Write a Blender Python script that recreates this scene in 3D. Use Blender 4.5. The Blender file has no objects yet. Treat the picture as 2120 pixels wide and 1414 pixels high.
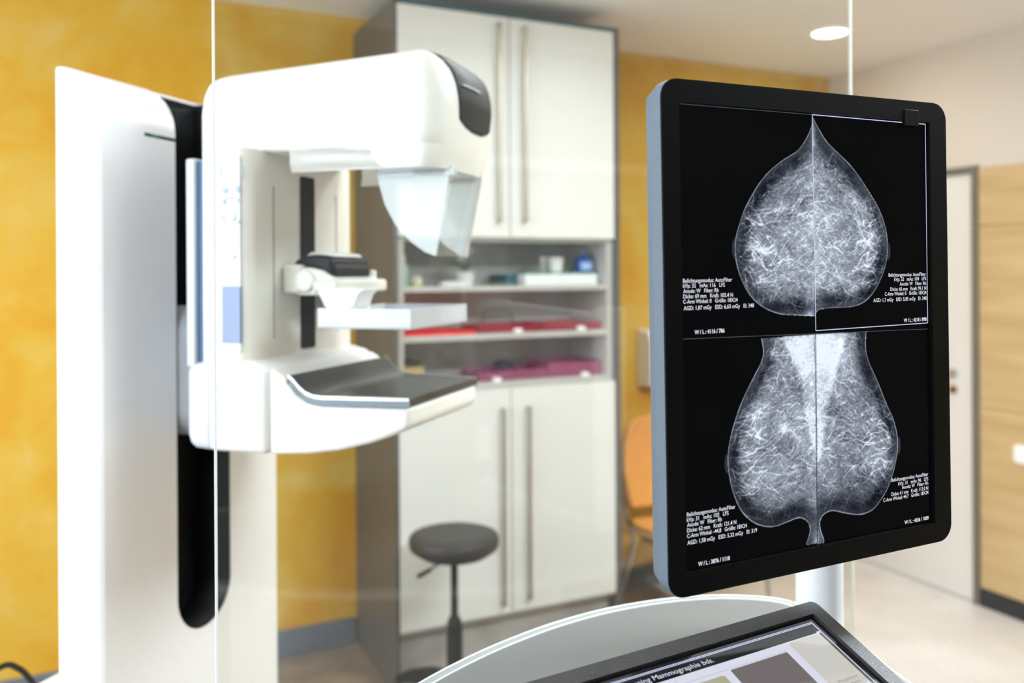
import bpy, bmesh, math, random
import numpy as np
from mathutils import Matrix, Vector
random.seed(7)
SC = bpy.context.scene
COL = SC.collection
R = math.radians

# ------------------------------------------------------------ measuring helpers
F, PX, PY, EYE, YAW, ROLL = 1770.0, 1060.0, 568.6, 1.583, R(25.6), 0.0057
FW = np.array([math.sin(YAW), math.cos(YAW), 0.0]); RT = np.array([math.cos(YAW), -math.sin(YAW), 0.0]); UP = np.array([0, 0, 1.0])
def ray(x, y):
    a, b = x - PX, y - PY
    u = a * math.cos(ROLL) - b * math.sin(ROLL); v = a * math.sin(ROLL) + b * math.cos(ROLL)
    return FW + RT * u / F - UP * v / F
def onplane(x, y, n, d):
    n = np.asarray(n, float); r = ray(x, y); o = np.array([0, 0, EYE])
    return o + r * ((d - n @ o) / (n @ r))
def at_y(x, y, Y): return onplane(x, y, (0, 1, 0), Y)
def at_x(x, y, X): return onplane(x, y, (1, 0, 0), X)
def at_z(x, y, Z): return onplane(x, y, (0, 0, 1), Z)

# ------------------------------------------------------------ object helpers
def tag(o, label=None, cat=None, group=None, kind=None):
    if label: o['label'] = label
    if cat: o['category'] = cat
    if group: o['group'] = group
    if kind: o['kind'] = kind
    return o
def empty(name, loc=(0, 0, 0), rz=0.0, **k):
    o = bpy.data.objects.new(name, None); COL.objects.link(o)
    o.location = loc; o.rotation_euler = (0, 0, rz); o.empty_display_size = .05
    return tag(o, **k)
class MB:
    def __init__(s): s.v = []; s.f = []
    def add(s, v, f):
        n = len(s.v); s.v += [tuple(map(float, p)) for p in v]; s.f += [[i + n for i in q] for q in f]; return s
    def box(s, x0, x1, y0, y1, z0, z1):
        v = [(x0,y0,z0),(x1,y0,z0),(x1,y1,z0),(x0,y1,z0),(x0,y0,z1),(x1,y0,z1),(x1,y1,z1),(x0,y1,z1)]
        return s.add(v, [[0,3,2,1],[4,5,6,7],[0,1,5,4],[1,2,6,5],[2,3,7,6],[3,0,4,7]])
    def loft(s, rings, cap=True, closed=True):
        n = len(rings[0]); v = [p for r in rings for p in r]; f = []
        for i in range(len(rings) - 1):
            for j in range(n if closed else n - 1):
                k = (j + 1) % n
                f.append([i*n+j, i*n+k, (i+1)*n+k, (i+1)*n+j])
        if cap:
            f.append(list(range(n))[::-1]); f.append([(len(rings)-1)*n + j for j in range(n)])
        return s.add(v, f)
    def prism(s, prof, axis, a, b):
        # profile in the two remaining axes (in x,y,z order)
        def mk(p, c):
            return {'x': (c, p[0], p[1]), 'y': (p[0], c, p[1]), 'z': (p[0], p[1], c)}[axis]
        return s.loft([[mk(p, a) for p in prof], [mk(p, b) for p in prof]])
    def cyl(s, c, r, h, axis='z', n=32, r2=None):
        r2 = r if r2 is None else r2; rings = []
        for k, rr in ((0, r), (1, r2)):
            ring = []
            for i in range(n):
                a = 2*math.pi*i/n; u, v = rr*math.cos(a), rr*math.sin(a); w = k*h
                ring.append({'z': (c[0]+u, c[1]+v, c[2]+w), 'x': (c[0]+w, c[1]+u, c[2]+v), 'y': (c[0]+u, c[1]+w, c[2]+v)}[axis])
            rings.append(ring)
        return s.loft(rings)
    def lathe(s, prof, c=(0,0,0), n=48, cap=True):
        rings = [[(c[0]+r*math.cos(2*math.pi*i/n), c[1]+r*math.sin(2*math.pi*i/n), c[2]+z) for i in range(n)] for r, z in prof]
        return s.loft(rings, cap)
    def tube(s, pts, r, n=12):
        pts = [Vector(p) for p in pts]; rings = []; up = None
        for i, p in enumerate(pts):
            d = (pts[min(i+1, len(pts)-1)] - pts[max(i-1, 0)]).normalized()
            if up is None: up = d.orthogonal().normalized()
            up = (up - d * up.dot(d)).normalized(); sd = d.cross(up)
            rings.append([tuple(p + (up*math.cos(2*math.pi*k/n) + sd*math.sin(2*math.pi*k/n))*r) for k in range(n)])
        return s.loft(rings)
    def build(s, name, mat, parent=None, bevel=0, seg=2, smooth=True, angle=35, loc=None):
        me = bpy.data.meshes.new(name); me.from_pydata(s.v, [], s.f)
        bm = bmesh.new(); bm.from_mesh(me); bmesh.ops.recalc_face_normals(bm, faces=bm.faces[:]); bm.to_mesh(me); bm.free()
        me.materials.append(mat)
        if smooth:
            me.polygons.foreach_set('use_smooth', [True]*len(me.polygons)); me.set_sharp_from_angle(angle=R(angle))
        me.update()
        o = bpy.data.objects.new(name, me); COL.objects.link(o)
        if parent: o.parent = parent
        if loc: o.location = loc
        if bevel:
            m = o.modifiers.new('bevel', 'BEVEL'); m.width = bevel; m.segments = seg; m.limit_method = 'ANGLE'; m.angle_limit = R(40)
        return o
def B(name, mat, parent, x0, x1, y0, y1, z0, z1, bevel=0, seg=2):
    return MB().box(x0, x1, y0, y1, z0, z1).build(name, mat, parent, bevel, seg)
def rrect(w, h, r, n=6, cx=0, cy=0):
    p = []
    for sx, sy, a0 in ((1,1,0),(-1,1,90),(-1,-1,180),(1,-1,270)):
        for i in range(n+1):
            a = R(a0 + 90*i/n); p.append((cx + sx*(w/2-r) + r*math.cos(a), cy + sy*(h/2-r) + r*math.sin(a)))
    return p
def copy_tree(o, parent=None):
    c = o.copy(); COL.objects.link(c)
    if parent: c.parent = parent
    for ch in [x for x in COL.objects if x.parent == o]: copy_tree(ch, c)
    return c

# ------------------------------------------------------------ materials
def s2l(c):
    return tuple((x/12.92 if x <= .04045 else ((x+.055)/1.055)**2.4) for x in [v/255. for v in c])
def newmat(name):
    m = bpy.data.materials.new(name); m.use_nodes = True; nt = m.node_tree; nt.nodes.clear()
    out = nt.nodes.new('ShaderNodeOutputMaterial'); return m, nt, out
def pbr(name, rgb, rough=.5, metal=0, var=.04, scale=30, bump=0, coat=0, spec=.5, rgb2=None, detail=3, bscale=None, tr=0, alpha=1):
    m, nt, out = newmat(name); N, L = nt.nodes, nt.links
    b = N.new('ShaderNodeBsdfPrincipled'); L.new(b.outputs[0], out.inputs[0])
    tc = N.new('ShaderNodeTexCoord'); no = N.new('ShaderNodeTexNoise'); no.inputs['Scale'].default_value = scale; no.inputs['Detail'].default_value = detail
    L.new(tc.outputs['Object'], no.inputs['Vector'])
    rp = N.new('ShaderNodeValToRGB'); L.new(no.outputs['Fac'], rp.inputs[0])
    c = s2l(rgb); c2 = s2l(rgb2) if rgb2 else tuple(max(0, x*(1-var)) for x in c)
    rp.color_ramp.elements[0].position = .35; rp.color_ramp.elements[1].position = .65
    rp.color_ramp.elements[0].color = (*c2, 1); rp.color_ramp.elements[1].color = (*c, 1)
    L.new(rp.outputs[0], b.inputs['Base Color'])
    b.inputs['Roughness'].default_value = rough; b.inputs['Metallic'].default_value = metal
    b.inputs['Coat Weight'].default_value = coat; b.inputs['Coat Roughness'].default_value = .08
    b.inputs['Specular IOR Level'].default_value = spec
    b.inputs['Transmission Weight'].default_value = tr; b.inputs['Alpha'].default_value = alpha
    if bump:
        n2 = N.new('ShaderNodeTexNoise'); n2.inputs['Scale'].default_value = bscale or 400; L.new(tc.outputs['Object'], n2.inputs['Vector'])
        bp = N.new('ShaderNodeBump'); bp.inputs['Strength'].default_value = bump; bp.inputs['Distance'].default_value = .001
        L.new(n2.outputs['Fac'], bp.inputs['Height']); L.new(bp.outputs[0], b.inputs['Normal'])
    return m
def emit(name, rgb, strength=1.0):
    m, nt, out = newmat(name); e = nt.nodes.new('ShaderNodeEmission'); e.inputs[0].default_value = (*s2l(rgb), 1); e.inputs[1].default_value = strength
    nt.links.new(e.outputs[0], out.inputs[0]); return m
def clearish(name, rgb, body=.3, rough=.05, tint=(255,255,255), ior=1.45):
    # clear plastic or glass sheet: part see-through, part milky, with a real Fresnel reflection
    m, nt, out = newmat(name); N, L = nt.nodes, nt.links
    t = N.new('ShaderNodeBsdfTransparent'); t.inputs[0].default_value = (*s2l(tint), 1)
    d = N.new('ShaderNodeBsdfPrincipled'); d.inputs['Base Color'].default_value = (*s2l(rgb), 1); d.inputs['Roughness'].default_value = .35
    mx = N.new('ShaderNodeMixShader'); mx.inputs[0].default_value = body; L.new(t.outputs[0], mx.inputs[1]); L.new(d.outputs[0], mx.inputs[2])
    g = N.new('ShaderNodeBsdfGlossy'); g.inputs['Roughness'].default_value = rough
    fr = N.new('ShaderNodeFresnel'); ge = N.new('ShaderNodeNewGeometry'); mr = N.new('ShaderNodeMapRange'); mr.inputs[3].default_value = ior; mr.inputs[4].default_value = 1/ior
    L.new(ge.outputs['Backfacing'], mr.inputs[0]); L.new(mr.outputs[0], fr.inputs[0])   # both faces of a thin sheet reflect alike
    m2 = N.new('ShaderNodeMixShader'); L.new(fr.outputs[0], m2.inputs[0]); L.new(mx.outputs[0], m2.inputs[1]); L.new(g.outputs[0], m2.inputs[2])
    L.new(m2.outputs[0], out.inputs[0]); return m

M = {}
M['white'] = pbr('enamel_white', (250,250,250), .32, var=.01, coat=.1)
M['white_warm'] = pbr('enamel_warm_white', (238,236,230), .35, var=.01)
M['machine_grey'] = pbr('machine_light_grey', (205,210,216), .4, var=.02)
M['black_gloss'] = pbr('black_satin_plastic', (26,30,36), .42, spec=.18)
M['black'] = pbr('black_matt_plastic', (9,10,12), .6, var=.05, spec=.2)
M['rail_black'] = pbr('rail_black_rubber', (14,17,21), .7, spec=.2)
M['tray'] = pbr('tray_carbon', (40,38,40), .3, coat=.08, scale=200)
M['tray_side'] = pbr('tray_side_blue_grey', (128,146,162), .35)
M['shield_clear'] = clearish('clear_front_pane', (236,243,250), .10, .04, tint=(248,251,252))
M['blue_gap'] = pbr('dark_blue_plastic', (46,84,120), .5)
M['alu'] = pbr('brushed_aluminium', (215,218,222), .28, metal=.9, scale=60)
M['nickel'] = pbr('satin_nickel_handle', (176,170,156), .35, metal=.75)
M['door_white'] = pbr('cabinet_door_lacquer', (232,233,230), .35, var=.01)
M['carcass'] = pbr('cabinet_carcass_grey', (190,188,184), .45, var=.03)
M['side_grey'] = pbr('cabinet_side_panel_grey', (88,85,83), .42, var=.04)
M['inner_grey'] = pbr('cabinet_inner_grey', (208,208,204), .5, var=.05)
M['plinth'] = pbr('plinth_grey_woodgrain', (182,178,174), .4, rgb2=(160,155,152), scale=7)
M['leather'] = pbr('stool_dark_leatherette', (48,42,40), .5, var=.1, scale=300, bump=.2)
M['metal_black'] = pbr('black_painted_metal', (10,12,15), .5, spec=.25)
M['cable'] = pbr('black_rubber_cable', (16,16,18), .55)
M['console'] = pbr('console_grey_top', (106,107,105), .45, var=.03, scale=3)
M['console_rim'] = pbr('console_rim_frosted_band', (150,157,155), .2, var=.01)
M['rim_edge'] = pbr('console_rim_polished_edge', (252,252,252), .15, coat=.6, var=0)
M['post'] = pbr('post_white_enamel', (238,240,242), .3)
M['bezel'] = pbr('monitor_bezel_black', (2,3,3), .5, spec=.12)
M['mon_side'] = pbr('monitor_side_grey_plastic', (90,103,116), .5, var=.06, scale=250, bump=.1)
M['touch_bezel'] = pbr('touch_bezel_dark_grey', (58,57,56), .42, rgb2=(40,39,38), scale=600, bump=.5, bscale=900, detail=1)
M['paper'] = pbr('paper_white', (238,240,240), .7)
M['label'] = pbr('paper_label', (250,245,246), .6)
M['teal'] = pbr('teal_card', (70,140,130), .6)
M['teal_dark'] = pbr('dark_teal_card', (40,84,92), .6)
M['blue'] = pbr('blue_plastic', (34,84,160), .35)
M['bluelabel'] = pbr('blue_pale_label', (160,185,225), .5)
M['greenbottle'] = pbr('pale_green_plastic', (170,200,180), .4)
M['yellowgreen'] = pbr('pale_yellow_plastic', (222,226,180), .45)
M['leaf'] = pbr('plant_leaf_green', (120,134,110), .6, rgb2=(90,110,84), scale=60)
M['petal'] = pbr('flower_petal_white', (226,220,222), .6)
M['cardboard'] = pbr('beige_card', (205,180,130), .7)
M['cardboard_dark'] = pbr('dark_brown_card', (70,58,52), .7)
M['red'] = pbr('red_acrylic', (236,30,36), .3)
M['redclear'] = clearish('red_clear_acrylic', (196,70,96), .32, tint=(240,165,180))
M['pinkclear'] = clearish('pink_clear_acrylic', (204,122,162), .34, tint=(236,190,212))
M['orange'] = pbr('orange_leather', (238,170,88), .45, var=.06, scale=12)
M['chrome'] = pbr('chrome_tube', (200,200,205), .15, metal=1)
M['dispenser'] = pbr('dispenser_white_plastic', (252,249,243), .35)
M['brass'] = pbr('brass_lock', (150,120,70), .35, metal=.8)
M['doorleaf'] = pbr('door_white_laminate', (226,224,219), .4, var=.01)
M['doorframe'] = pbr('door_frame_grey_brown', (112,106,92), .5)
M['ceil'] = pbr('ceiling_paint', (244,244,245), .85, var=.02, scale=1.5)
M['cream'] = pbr('cream_wall_paint', (216,207,194), .85, var=.03, scale=2)
M['rear'] = pbr('rear_wall_paint', (98,98,98), .85, var=.02, scale=2)
M['dark_door'] = pbr('rear_door_dark_laminate', (46,46,48), .5, rgb2=(40,40,42), scale=6)
M['kick'] = pbr('black_kickboard', (44,46,50), .35)
M['base_grey'] = pbr('blue_grey_baseboard', (108,116,128), .4)
M['glass'] = clearish('lead_glass', (235,240,238), .008, .0, tint=(250,250,246), ior=1.5)
M['glass_edge'] = pbr('polished_glass_edge', (236,240,238), .25, var=0)
M['shield'] = clearish('clear_polycarbonate_shield', (236,243,250), .42, .04, tint=(246,250,252))
M['paddle'] = clearish('clear_acrylic_paddle', (238,242,250), .5, .03, tint=(246,248,252))
M['teal_led'] = emit('status_light_teal', (60,150,130), 1)
M['lamp'] = emit('lamp_diffuser', (250,252,255), 5)
M['lamp_tube'] = emit('lamp_inner_glow', (255,250,240), 4)
M['pane'] = clearish('window_pane', (255,255,255), .02, 0)

def yellow_mat():
    m, nt, out = newmat('yellow_glazed_wall_paint'); N, L = nt.nodes, nt.links
    b = N.new('ShaderNodeBsdfPrincipled'); b.inputs['Roughness'].default_value = .75; b.inputs['Specular IOR Level'].default_value = .2; L.new(b.outputs[0], out.inputs[0])
    tc = N.new('ShaderNodeTexCoord')
    n1 = N.new('ShaderNodeTexNoise'); n1.inputs['Scale'].default_value = 2.3; n1.inputs['Detail'].default_value = 5; n1.inputs['Roughness'].default_value = .6; n1.inputs['Distortion'].default_value = .7
    n2 = N.new('ShaderNodeTexNoise'); n2.inputs['Scale'].default_value = 14; n2.inputs['Detail'].default_value = 4
    L.new(tc.outputs['Object'], n1.inputs[0]); L.new(tc.outputs['Object'], n2.inputs[0])
    ad = N.new('ShaderNodeMath'); ad.operation = 'MULTIPLY_ADD'; ad.inputs[1].default_value = .22; L.new(n2.outputs[0], ad.inputs[0]); L.new(n1.outputs[0], ad.inputs[2])
    rp = N.new('ShaderNodeValToRGB'); L.new(ad.outputs[0], rp.inputs[0]); e = rp.color_ramp.elements
    e[0].position = .42; e[0].color = (*s2l((210,154,40)), 1); e[1].position = .80; e[1].color = (*s2l((217,184,96)), 1)
    x = e.new(.6); x.color = (*s2l((213,170,62)), 1)
    L.new(rp.outputs[0], b.inputs['Base Color']); return m
M['yellow'] = yellow_mat()
def floor_mat():
    m, nt, out = newmat('speckled_linoleum'); N, L = nt.nodes, nt.links
    b = N.new('ShaderNodeBsdfPrincipled'); b.inputs['Roughness'].default_value = .3; L.new(b.outputs[0], out.inputs[0])
    tc = N.new('ShaderNodeTexCoord')
    n1 = N.new('ShaderNodeTexNoise'); n1.inputs['Scale'].default_value = 3; n1.inputs['Detail'].default_value = 6
    n2 = N.new('ShaderNodeTexNoise'); n2.inputs['Scale'].default_value = 60; n2.inputs['Detail'].default_value = 2
    L.new(tc.outputs['Object'], n1.inputs[0]); L.new(tc.outputs['Object'], n2.inputs[0])
    ad = N.new('ShaderNodeMath'); ad.operation = 'MULTIPLY_ADD'; ad.inputs[1].default_value = .5; L.new(n2.outputs[0], ad.inputs[0]); L.new(n1.outputs[0], ad.inputs[2])
    rp = N.new('ShaderNodeValToRGB'); L.new(ad.outputs[0], rp.inputs[0]); e = rp.color_ramp.elements
    e[0].position = .6; e[0].color = (*s2l((214,208,202)), 1); e[1].position = .9; e[1].color = (*s2l((230,226,221)), 1)
    L.new(rp.outputs[0], b.inputs['Base Color']); return m
M['floor'] = floor_mat()
M['floor_brown'] = pbr('brown_grey_floor', (152,138,126), .3, rgb2=(128,114,104), scale=9, detail=6)
def wood_mat():
    m, nt, out = newmat('birch_wall_panel'); N, L = nt.nodes, nt.links
    b = N.new('ShaderNodeBsdfPrincipled'); b.inputs['Roughness'].default_value = .45; L.new(b.outputs[0], out.inputs[0])
    tc = N.new('ShaderNodeTexCoord'); mp = N.new('ShaderNodeMapping'); mp.inputs['Scale'].default_value = (1, 1.2, 9); L.new(tc.outputs['Object'], mp.inputs[0])
    n1 = N.new('ShaderNodeTexNoise'); n1.inputs['Scale'].default_value = 1.6; n1.inputs['Detail'].default_value = 6; L.new(mp.outputs[0], n1.inputs[0])
    rp = N.new('ShaderNodeValToRGB'); L.new(n1.outputs[0], rp.inputs[0]); e = rp.color_ramp.elements
    e[0].position = .3; e[0].color = (*s2l((186,156,108)), 1); e[1].position = .7; e[1].color = (*s2l((206,180,134)), 1)
    L.new(rp.outputs[0], b.inputs['Base Color']); return m
M['wood'] = wood_mat()

# ------------------------------------------------------------ the room
RX, BY, CZ, LX, RY = 3.76, 3.63, 2.70, -2.3, -1.5   # right wall, back wall, ceiling height, left wall, rear wall
def S(o): o['kind'] = 'structure'; return o
FX = 2.5   # floor colour changes here: brown-grey on the left, pale speckled on the right
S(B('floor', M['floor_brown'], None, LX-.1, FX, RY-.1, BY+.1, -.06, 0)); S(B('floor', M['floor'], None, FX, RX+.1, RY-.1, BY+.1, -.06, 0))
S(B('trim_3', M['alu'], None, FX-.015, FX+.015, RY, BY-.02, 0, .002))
S(B('ceiling', M['ceil'], None, LX-.1, RX+.1, RY-.1, BY+.1, CZ, CZ+.06))
S(B('wall_back', M['yellow'], None, LX-.1, RX+.1, BY, BY+.1, 0, CZ))
S(B('wall_rear', M['rear'], None, LX-.1, RX+.1, RY-.1, RY, 0, CZ))
S(B('baseboard_back', M['base_grey'], None, LX, .976, BY-.018, BY, 0, .11, .003))
S(B('baseboard_back', M['base_grey'], None, 1.985, RX, BY-.018, BY, 0, .11, .003))
# left wall with its window (out of the picture, where the daylight comes from)
wy0, wy1, wz0, wz1 = -.5, 3.2, .8, 2.5
S(MB().box(LX-.1, LX, RY, wy0, 0, CZ).box(LX-.1, LX, wy1, BY, 0, CZ).box(LX-.1, LX, wy0, wy1, 0, wz0).box(LX-.1, LX, wy0, wy1, wz1, CZ).build('wall_left', M['ceil']))
wn = S(empty('window_1', (LX-.05, (wy0+wy1)/2, wz0)))
hw = (wy1-wy0)/2; hh = wz1-wz0
f = MB()
for y0, y1, z0, z1 in ((-hw,-hw+.06,0,hh),(hw-.06,hw,0,hh),(-hw+.06,hw-.06,0,.06),(-hw+.06,hw-.06,hh-.06,hh),(-.03,.03,.06,hh-.06)): f.box(-.03, .03, y0, y1, z0, z1)
f.build('window_frame', M['door_white'], wn, .003)
B('pane', M['pane'], wn, -.004, .004, -hw+.06, -.03, .06, hh-.06); B('pane', M['pane'], wn, -.004, .004, .03, hw-.06, .06, hh-.06)
# right wall: cream paint above birch panels, with a white door
DY0 = at_x(2017, 700, RX)[1]; DY1 = DY0 + .90; DZ = 2.06
S(MB().box(RX, RX+.1, RY, DY0-.02, 0, CZ).box(RX, RX+.1, DY1+.05, BY, 0, CZ).box(RX, RX+.1, DY0-.02, DY1+.05, DZ+.02, CZ).build('wall_right', M['cream']))
wp = S(empty('trim_1', (RX, 0, 0)))
pz = [.085, .94, 1.80, 2.075]
for k in range(3):
    for y0, y1 in ((RY+.01, 1.0), (1.006, DY0-.035)):
        B('wood_panel', M['wood'], wp, -.012, 0, y0, y1, pz[k]+.003, pz[k+1], .0015)
S(B('baseboard_right', M['kick'], None, RX-.016, RX, RY+.01, DY0-.035, 0, .083, .002))
dr = S(empty('door_1', (RX, (DY0+DY1)/2, 0))); dh = (DY1-DY0)/2
f = MB().box(-.02, .08, -dh-.032, -dh, 0, DZ+.03).box(-.02, .08, dh, dh+.032, 0, DZ+.03).box(-.02, .08, -dh, dh, DZ, DZ+.03)
f.build('door_frame', M['doorframe'], dr, .003)
leaf = B('door_leaf', M['doorleaf'], dr, .0, .04, -dh+.003, dh-.003, .008, DZ-.003, .002)
p = at_x(1975, 772, RX); q = at_x(1975, 806, RX)
MB().cyl((-.012, p[1]-(DY0+DY1)/2, p[2]), .021, .012, 'x').build('rosette', M['chrome'], dr, .002)
MB().cyl((-.012, q[1]-(DY0+DY1)/2, q[2]), .02, .012, 'x').build('lock_cylinder', M['brass'], dr, .002)
hd = MB().tube([(-.012, p[1]-(DY0+DY1)/2+.0, p[2]), (-.05, p[1]-(DY0+DY1)/2+.0, p[2]), (-.055, p[1]-(DY0+DY1)/2+.02, p[2]), (-.055, p[1]-(DY0+DY1)/2+.12, p[2])], .008)
hd.build('door_handle', M['chrome'], dr)
# rear wall: dark door that shows as a reflection in the glass, pale rail
d2 = S(empty('door_2', (2.15, RY, 0)))
B('door_leaf', M['dark_door'], d2, -.5, .5, 0, .03, .01, 2.1, .003)
MB().box(-.55, -.5, 0, .05, 0, 2.15).box(.5, .55, 0, .05, 0, 2.15).box(-.5, .5, 0, .05, 2.1, 2.15).build('door_frame', M['doorleaf'], d2, .003)
MB().tube([(-.42,.03,1.05),(-.42,.08,1.05),(-.30,.085,1.05)], .009).build('door_handle', M['chrome'], d2)
S(B('trim_2', M['paper'], None, LX+.01, 1.59, RY, RY+.02, .24, .29, .004))
S(B('baseboard_rear', M['base_grey'], None, LX+.01, 1.59, RY, RY+.015, 0, .1, .003))

# ceiling downlight, and added pendants for fill light
def downlight(X, Y, label, grp=True):
    o = empty('ceiling_downlight', (X, Y, CZ), label=label, cat='light')
    n = 40
    MB().lathe([(.083,-.010),(.100,-.008),(.104,0),(.100,.0),(.080,-.001),(.078,-.006),(.083,-.010)], n=n, cap=False).build('trim_ring', M['white'], o, smooth=True)
    MB().lathe([(.076,-.004),(.078,-.0005),(0.0001,-.0005),(0.0001,-.004)], n=n).build('diffuser', M['lamp'], o)
    return o
L0 = at_z(1718, 66, CZ)
downlight(L0[0], L0[1], 'round white recessed ceiling light, lit, above the monitor near the yellow wall')
def pendant(X, Y, label):  # added lamp, kept out of view, that brightens room and ceiling
    o = empty('added_fill_pendant', (X, Y, CZ), label=label, cat='light')
    MB().box(-.62, .62, -.15, .15, -.24, -.20).build('housing', M['white'], o, bevel=.004)
    B('lower_diffuser', M['lamp'], o, -.6, .6, -.135, .135, -.245, -.2405); B('upper_diffuser', M['lamp'], o, -.6, .6, -.135, .135, -.1995, -.195)
    for x in (-.5, .5): MB().cyl((x, 0, -.20), .002, .20, n=8).build('wire', M['chrome'], o)
    return o
pendant(2.0, .62, 'added unseen white pendant fill light on two wires, above the right side of the console')
pendant(-.9, .1, 'added unseen white pendant fill light on two wires, near the rear wall and window')

# ------------------------------------------------------------ storage cabinet
CX0, CX1, CY0 = .984, 1.981, 3.085
cab = empty('storage_cabinet', (CX0, CY0, 0), label='tall white and grey storage cabinet with four doors and open shelves against the yellow wall', cat='cabinet')
def cp(x, y, Y=CY0):
    p = at_y(x, y, Y); return p[0]-CX0, p[2]
CD = BY - CY0 - .002
CTOP = at_y(1040, 27, CY0)[2]
W = CX1 - CX0; sx = .016
zu = cp(1040, 492)[1]; zl = cp(1040, 803)[1]; zb = cp(1040, 1268)[1]
B('side_panel', M['side_grey'], cab, 0, sx, -.012, CD, 0, CTOP, .001)
B('side_panel', M['side_grey'], cab, W-.030, W, -.012, CD, 0, CTOP, .001)
B('top_panel', M['teal_dark'], cab, sx, W-.030, -.012, CD, CTOP-.018, CTOP, .001)
B('back_panel', M['inner_grey'], cab, sx, W-.030, .335, .347, zb, CTOP-.018)
for a, b in ((sx, sx+.026), (W-.056, W-.030)):
    B('inner_wall', M['carcass'], cab, a, b, .004, .335, zb, CTOP-.018, .001)
B('plinth', M['plinth'], cab, sx, W-.030, .045, .065, 0, zb, .001)
mid = cp(1054, 650)[0]
zs1 = cp(1040, 597)[1]; zs2 = cp(1040, 696)[1]
for z, th in ((zs1, .020), (zs2, .022), (zl+.012, .022), (zu-.006, .018)):
    B('shelf', M['carcass'], cab, sx+.026, W-.056, .006, .335, z-th/2, z+th/2, .001)
B('bottom_panel', M['carcass'], cab, sx, W-.030, .004, .335, zb-.02, zb)
def cab_door(x0, x1, z0, z1, hx, hz0, hz1):
    d = B('door', M['door_white'], cab, x0, x1, -.016, .003, z0, z1, .0015)
    h = MB().box(hx-.007, hx+.007, -.045, -.034, hz0, hz1).box(hx-.006, hx+.006, -.034, -.016, hz0, hz0+.014).box(hx-.006, hx+.006, -.034, -.016, hz1-.014, hz1)
    h.build('handle', M['nickel'], d, .002)
cab_door(sx+.001, mid-.002, zu, CTOP-.021, cp(1027,250)[0], cp(1027,461)[1], cp(1027,50)[1])
cab_door(mid+.002, W-.031, zu, CTOP-.021, cp(1080,250)[0], cp(1080,461)[1], cp(1080,58)[1])
cab_door(sx+.001, mid-.002, zb, zl, cp(1036,1050)[0], cp(1036,1249)[1], cp(1036,843)[1])
cab_door(mid+.002, W-.031, zb, zl, cp(1089,1050)[0], cp(1089,1236)[1], cp(1089,838)[1])
zA, zB_, zC = zs1+.010, zs2+.011, zl+.023   # top surfaces of the three shelves

def item(name, label, cat, x, Y, z, group=None):
    """an Empty where pixel column x meets depth Y, standing on height z"""
    p = at_y(x, 600, Y); return empty(name, (p[0], Y, z), label=label, cat=cat, group=group)
def width(xa, xb, Y): return at_y(xb, 600, Y)[0]-at_y(xa, 600, Y)[0]
# top shelf
o = item('plastic_bottle', 'pale green plastic bottle at the left end of the cabinet\'s top open shelf', 'bottle', 834, 3.2, zA)
MB().lathe([(.018,0),(.02,.003),(.02,.085),(.012,.098),(.009,.10),(.009,.108)], n=24).build('bottle_body', M['greenbottle'], o)
MB().cyl((0,0,.106), .011, .016, n=20).build('cap', M['white'], o, .001)
o = item('small_jar', 'small pale yellow jar right of the green bottle on the top open shelf', 'jar', 862, 3.19, zA)
MB().lathe([(.02,0),(.022,.003),(.022,.026),(.018,.03)], n=24).build('jar_body', M['yellowgreen'], o)
MB().cyl((0,0,.029), .021, .010, n=24).build('lid', M['petal'], o, .001)
o = item('potted_orchid', 'small potted plant with white blossoms and round green leaves on the top open shelf', 'plant', 962, 3.25, zA)
o.scale = (1.2, 1.2, 1.2)
MB().lathe([(.028,0),(.036,.045),(.038,.047),(.034,.047),(.03,.04)], n=28).build('pot', M['paper'], o)
mb = MB(); rr = random.Random(3)
for k in range(9):
    a = k*2.4; L_ = .055+.02*rr.random(); pts = []
    c = [(math.cos(a)*L_*t_, math.sin(a)*L_*t_*.6, .045+.035*math.sin(t_*2.2)) for t_ in (0,.3,.6,.85,1)]
    wd = [.004,.014,.018,.012,.001]; nx, ny = -math.sin(a), math.cos(a)*.6
    rings = [[(x+nx*w_, y+ny*w_, z), (x, y, z-.003), (x-nx*w_, y-ny*w_, z), (x, y, z+.001)] for (x,y,z), w_ in zip(c, wd)]
    mb.loft(rings)
mb.build('leaves', M['leaf'], o)
mb = MB()
for sx_, top in ((-.012,.13),(.014,.115)):
    mb.tube([(0,0,.04),(sx_*.6,0,.09),(sx_,-.006,top)], .0016, 6)
mb.build('stem', M['leaf'], o)
mb = MB()
for k in range(7):
    cx, cz = -.02+.045*rr.random(), .095+.05*rr.random(); cy = -.012+.02*rr.random()
    for j in range(5):
        a = j*1.2566+k; mb.cyl((cx+math.cos(a)*.008, cy-.002*j/5, cz+math.sin(a)*.008), .0075, .002, 'y', 10)
mb.build('blossoms', M['petal'], o)
o = item('folded_cloth', 'flat stack of folded white cloths under the plant on the top open shelf', 'cloth', 935, 3.16, zA)
MB().box(-.05,.05,-.035,.03,0,.009).build('lower_fold', M['paper'], o, .004); MB().box(-.046,.05,-.033,.028,.009,.017).build('upper_fold', M['paper'], o, .004)
o = item('carton', 'low white carton with teal lid at the right of the top open shelf', 'box', 1152, 3.2, zA); w2 = width(1078,1226,3.2)/2
B('carton_body', M['paper'], o, -w2, w2, -.05, .09, 0, .046, .002); B('lid', M['teal'], o, -w2-.001, w2+.001, -.051, .091, .046, .052, .001)
o = item('file_box', 'dark teal flat box left of the white carton on the top open shelf', 'box', 1052, 3.3, zA)
B('box_body', M['teal_dark'], o, -.045, .045, -.08, .09, 0, .042, .002); B('lid', M['teal'], o, -.046, .046, -.081, .091, .042, .046, .001)
o = item('white_cup', 'white cup standing on the teal lid of the low carton', 'cup', 1151, 3.2, zA+.052)
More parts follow.
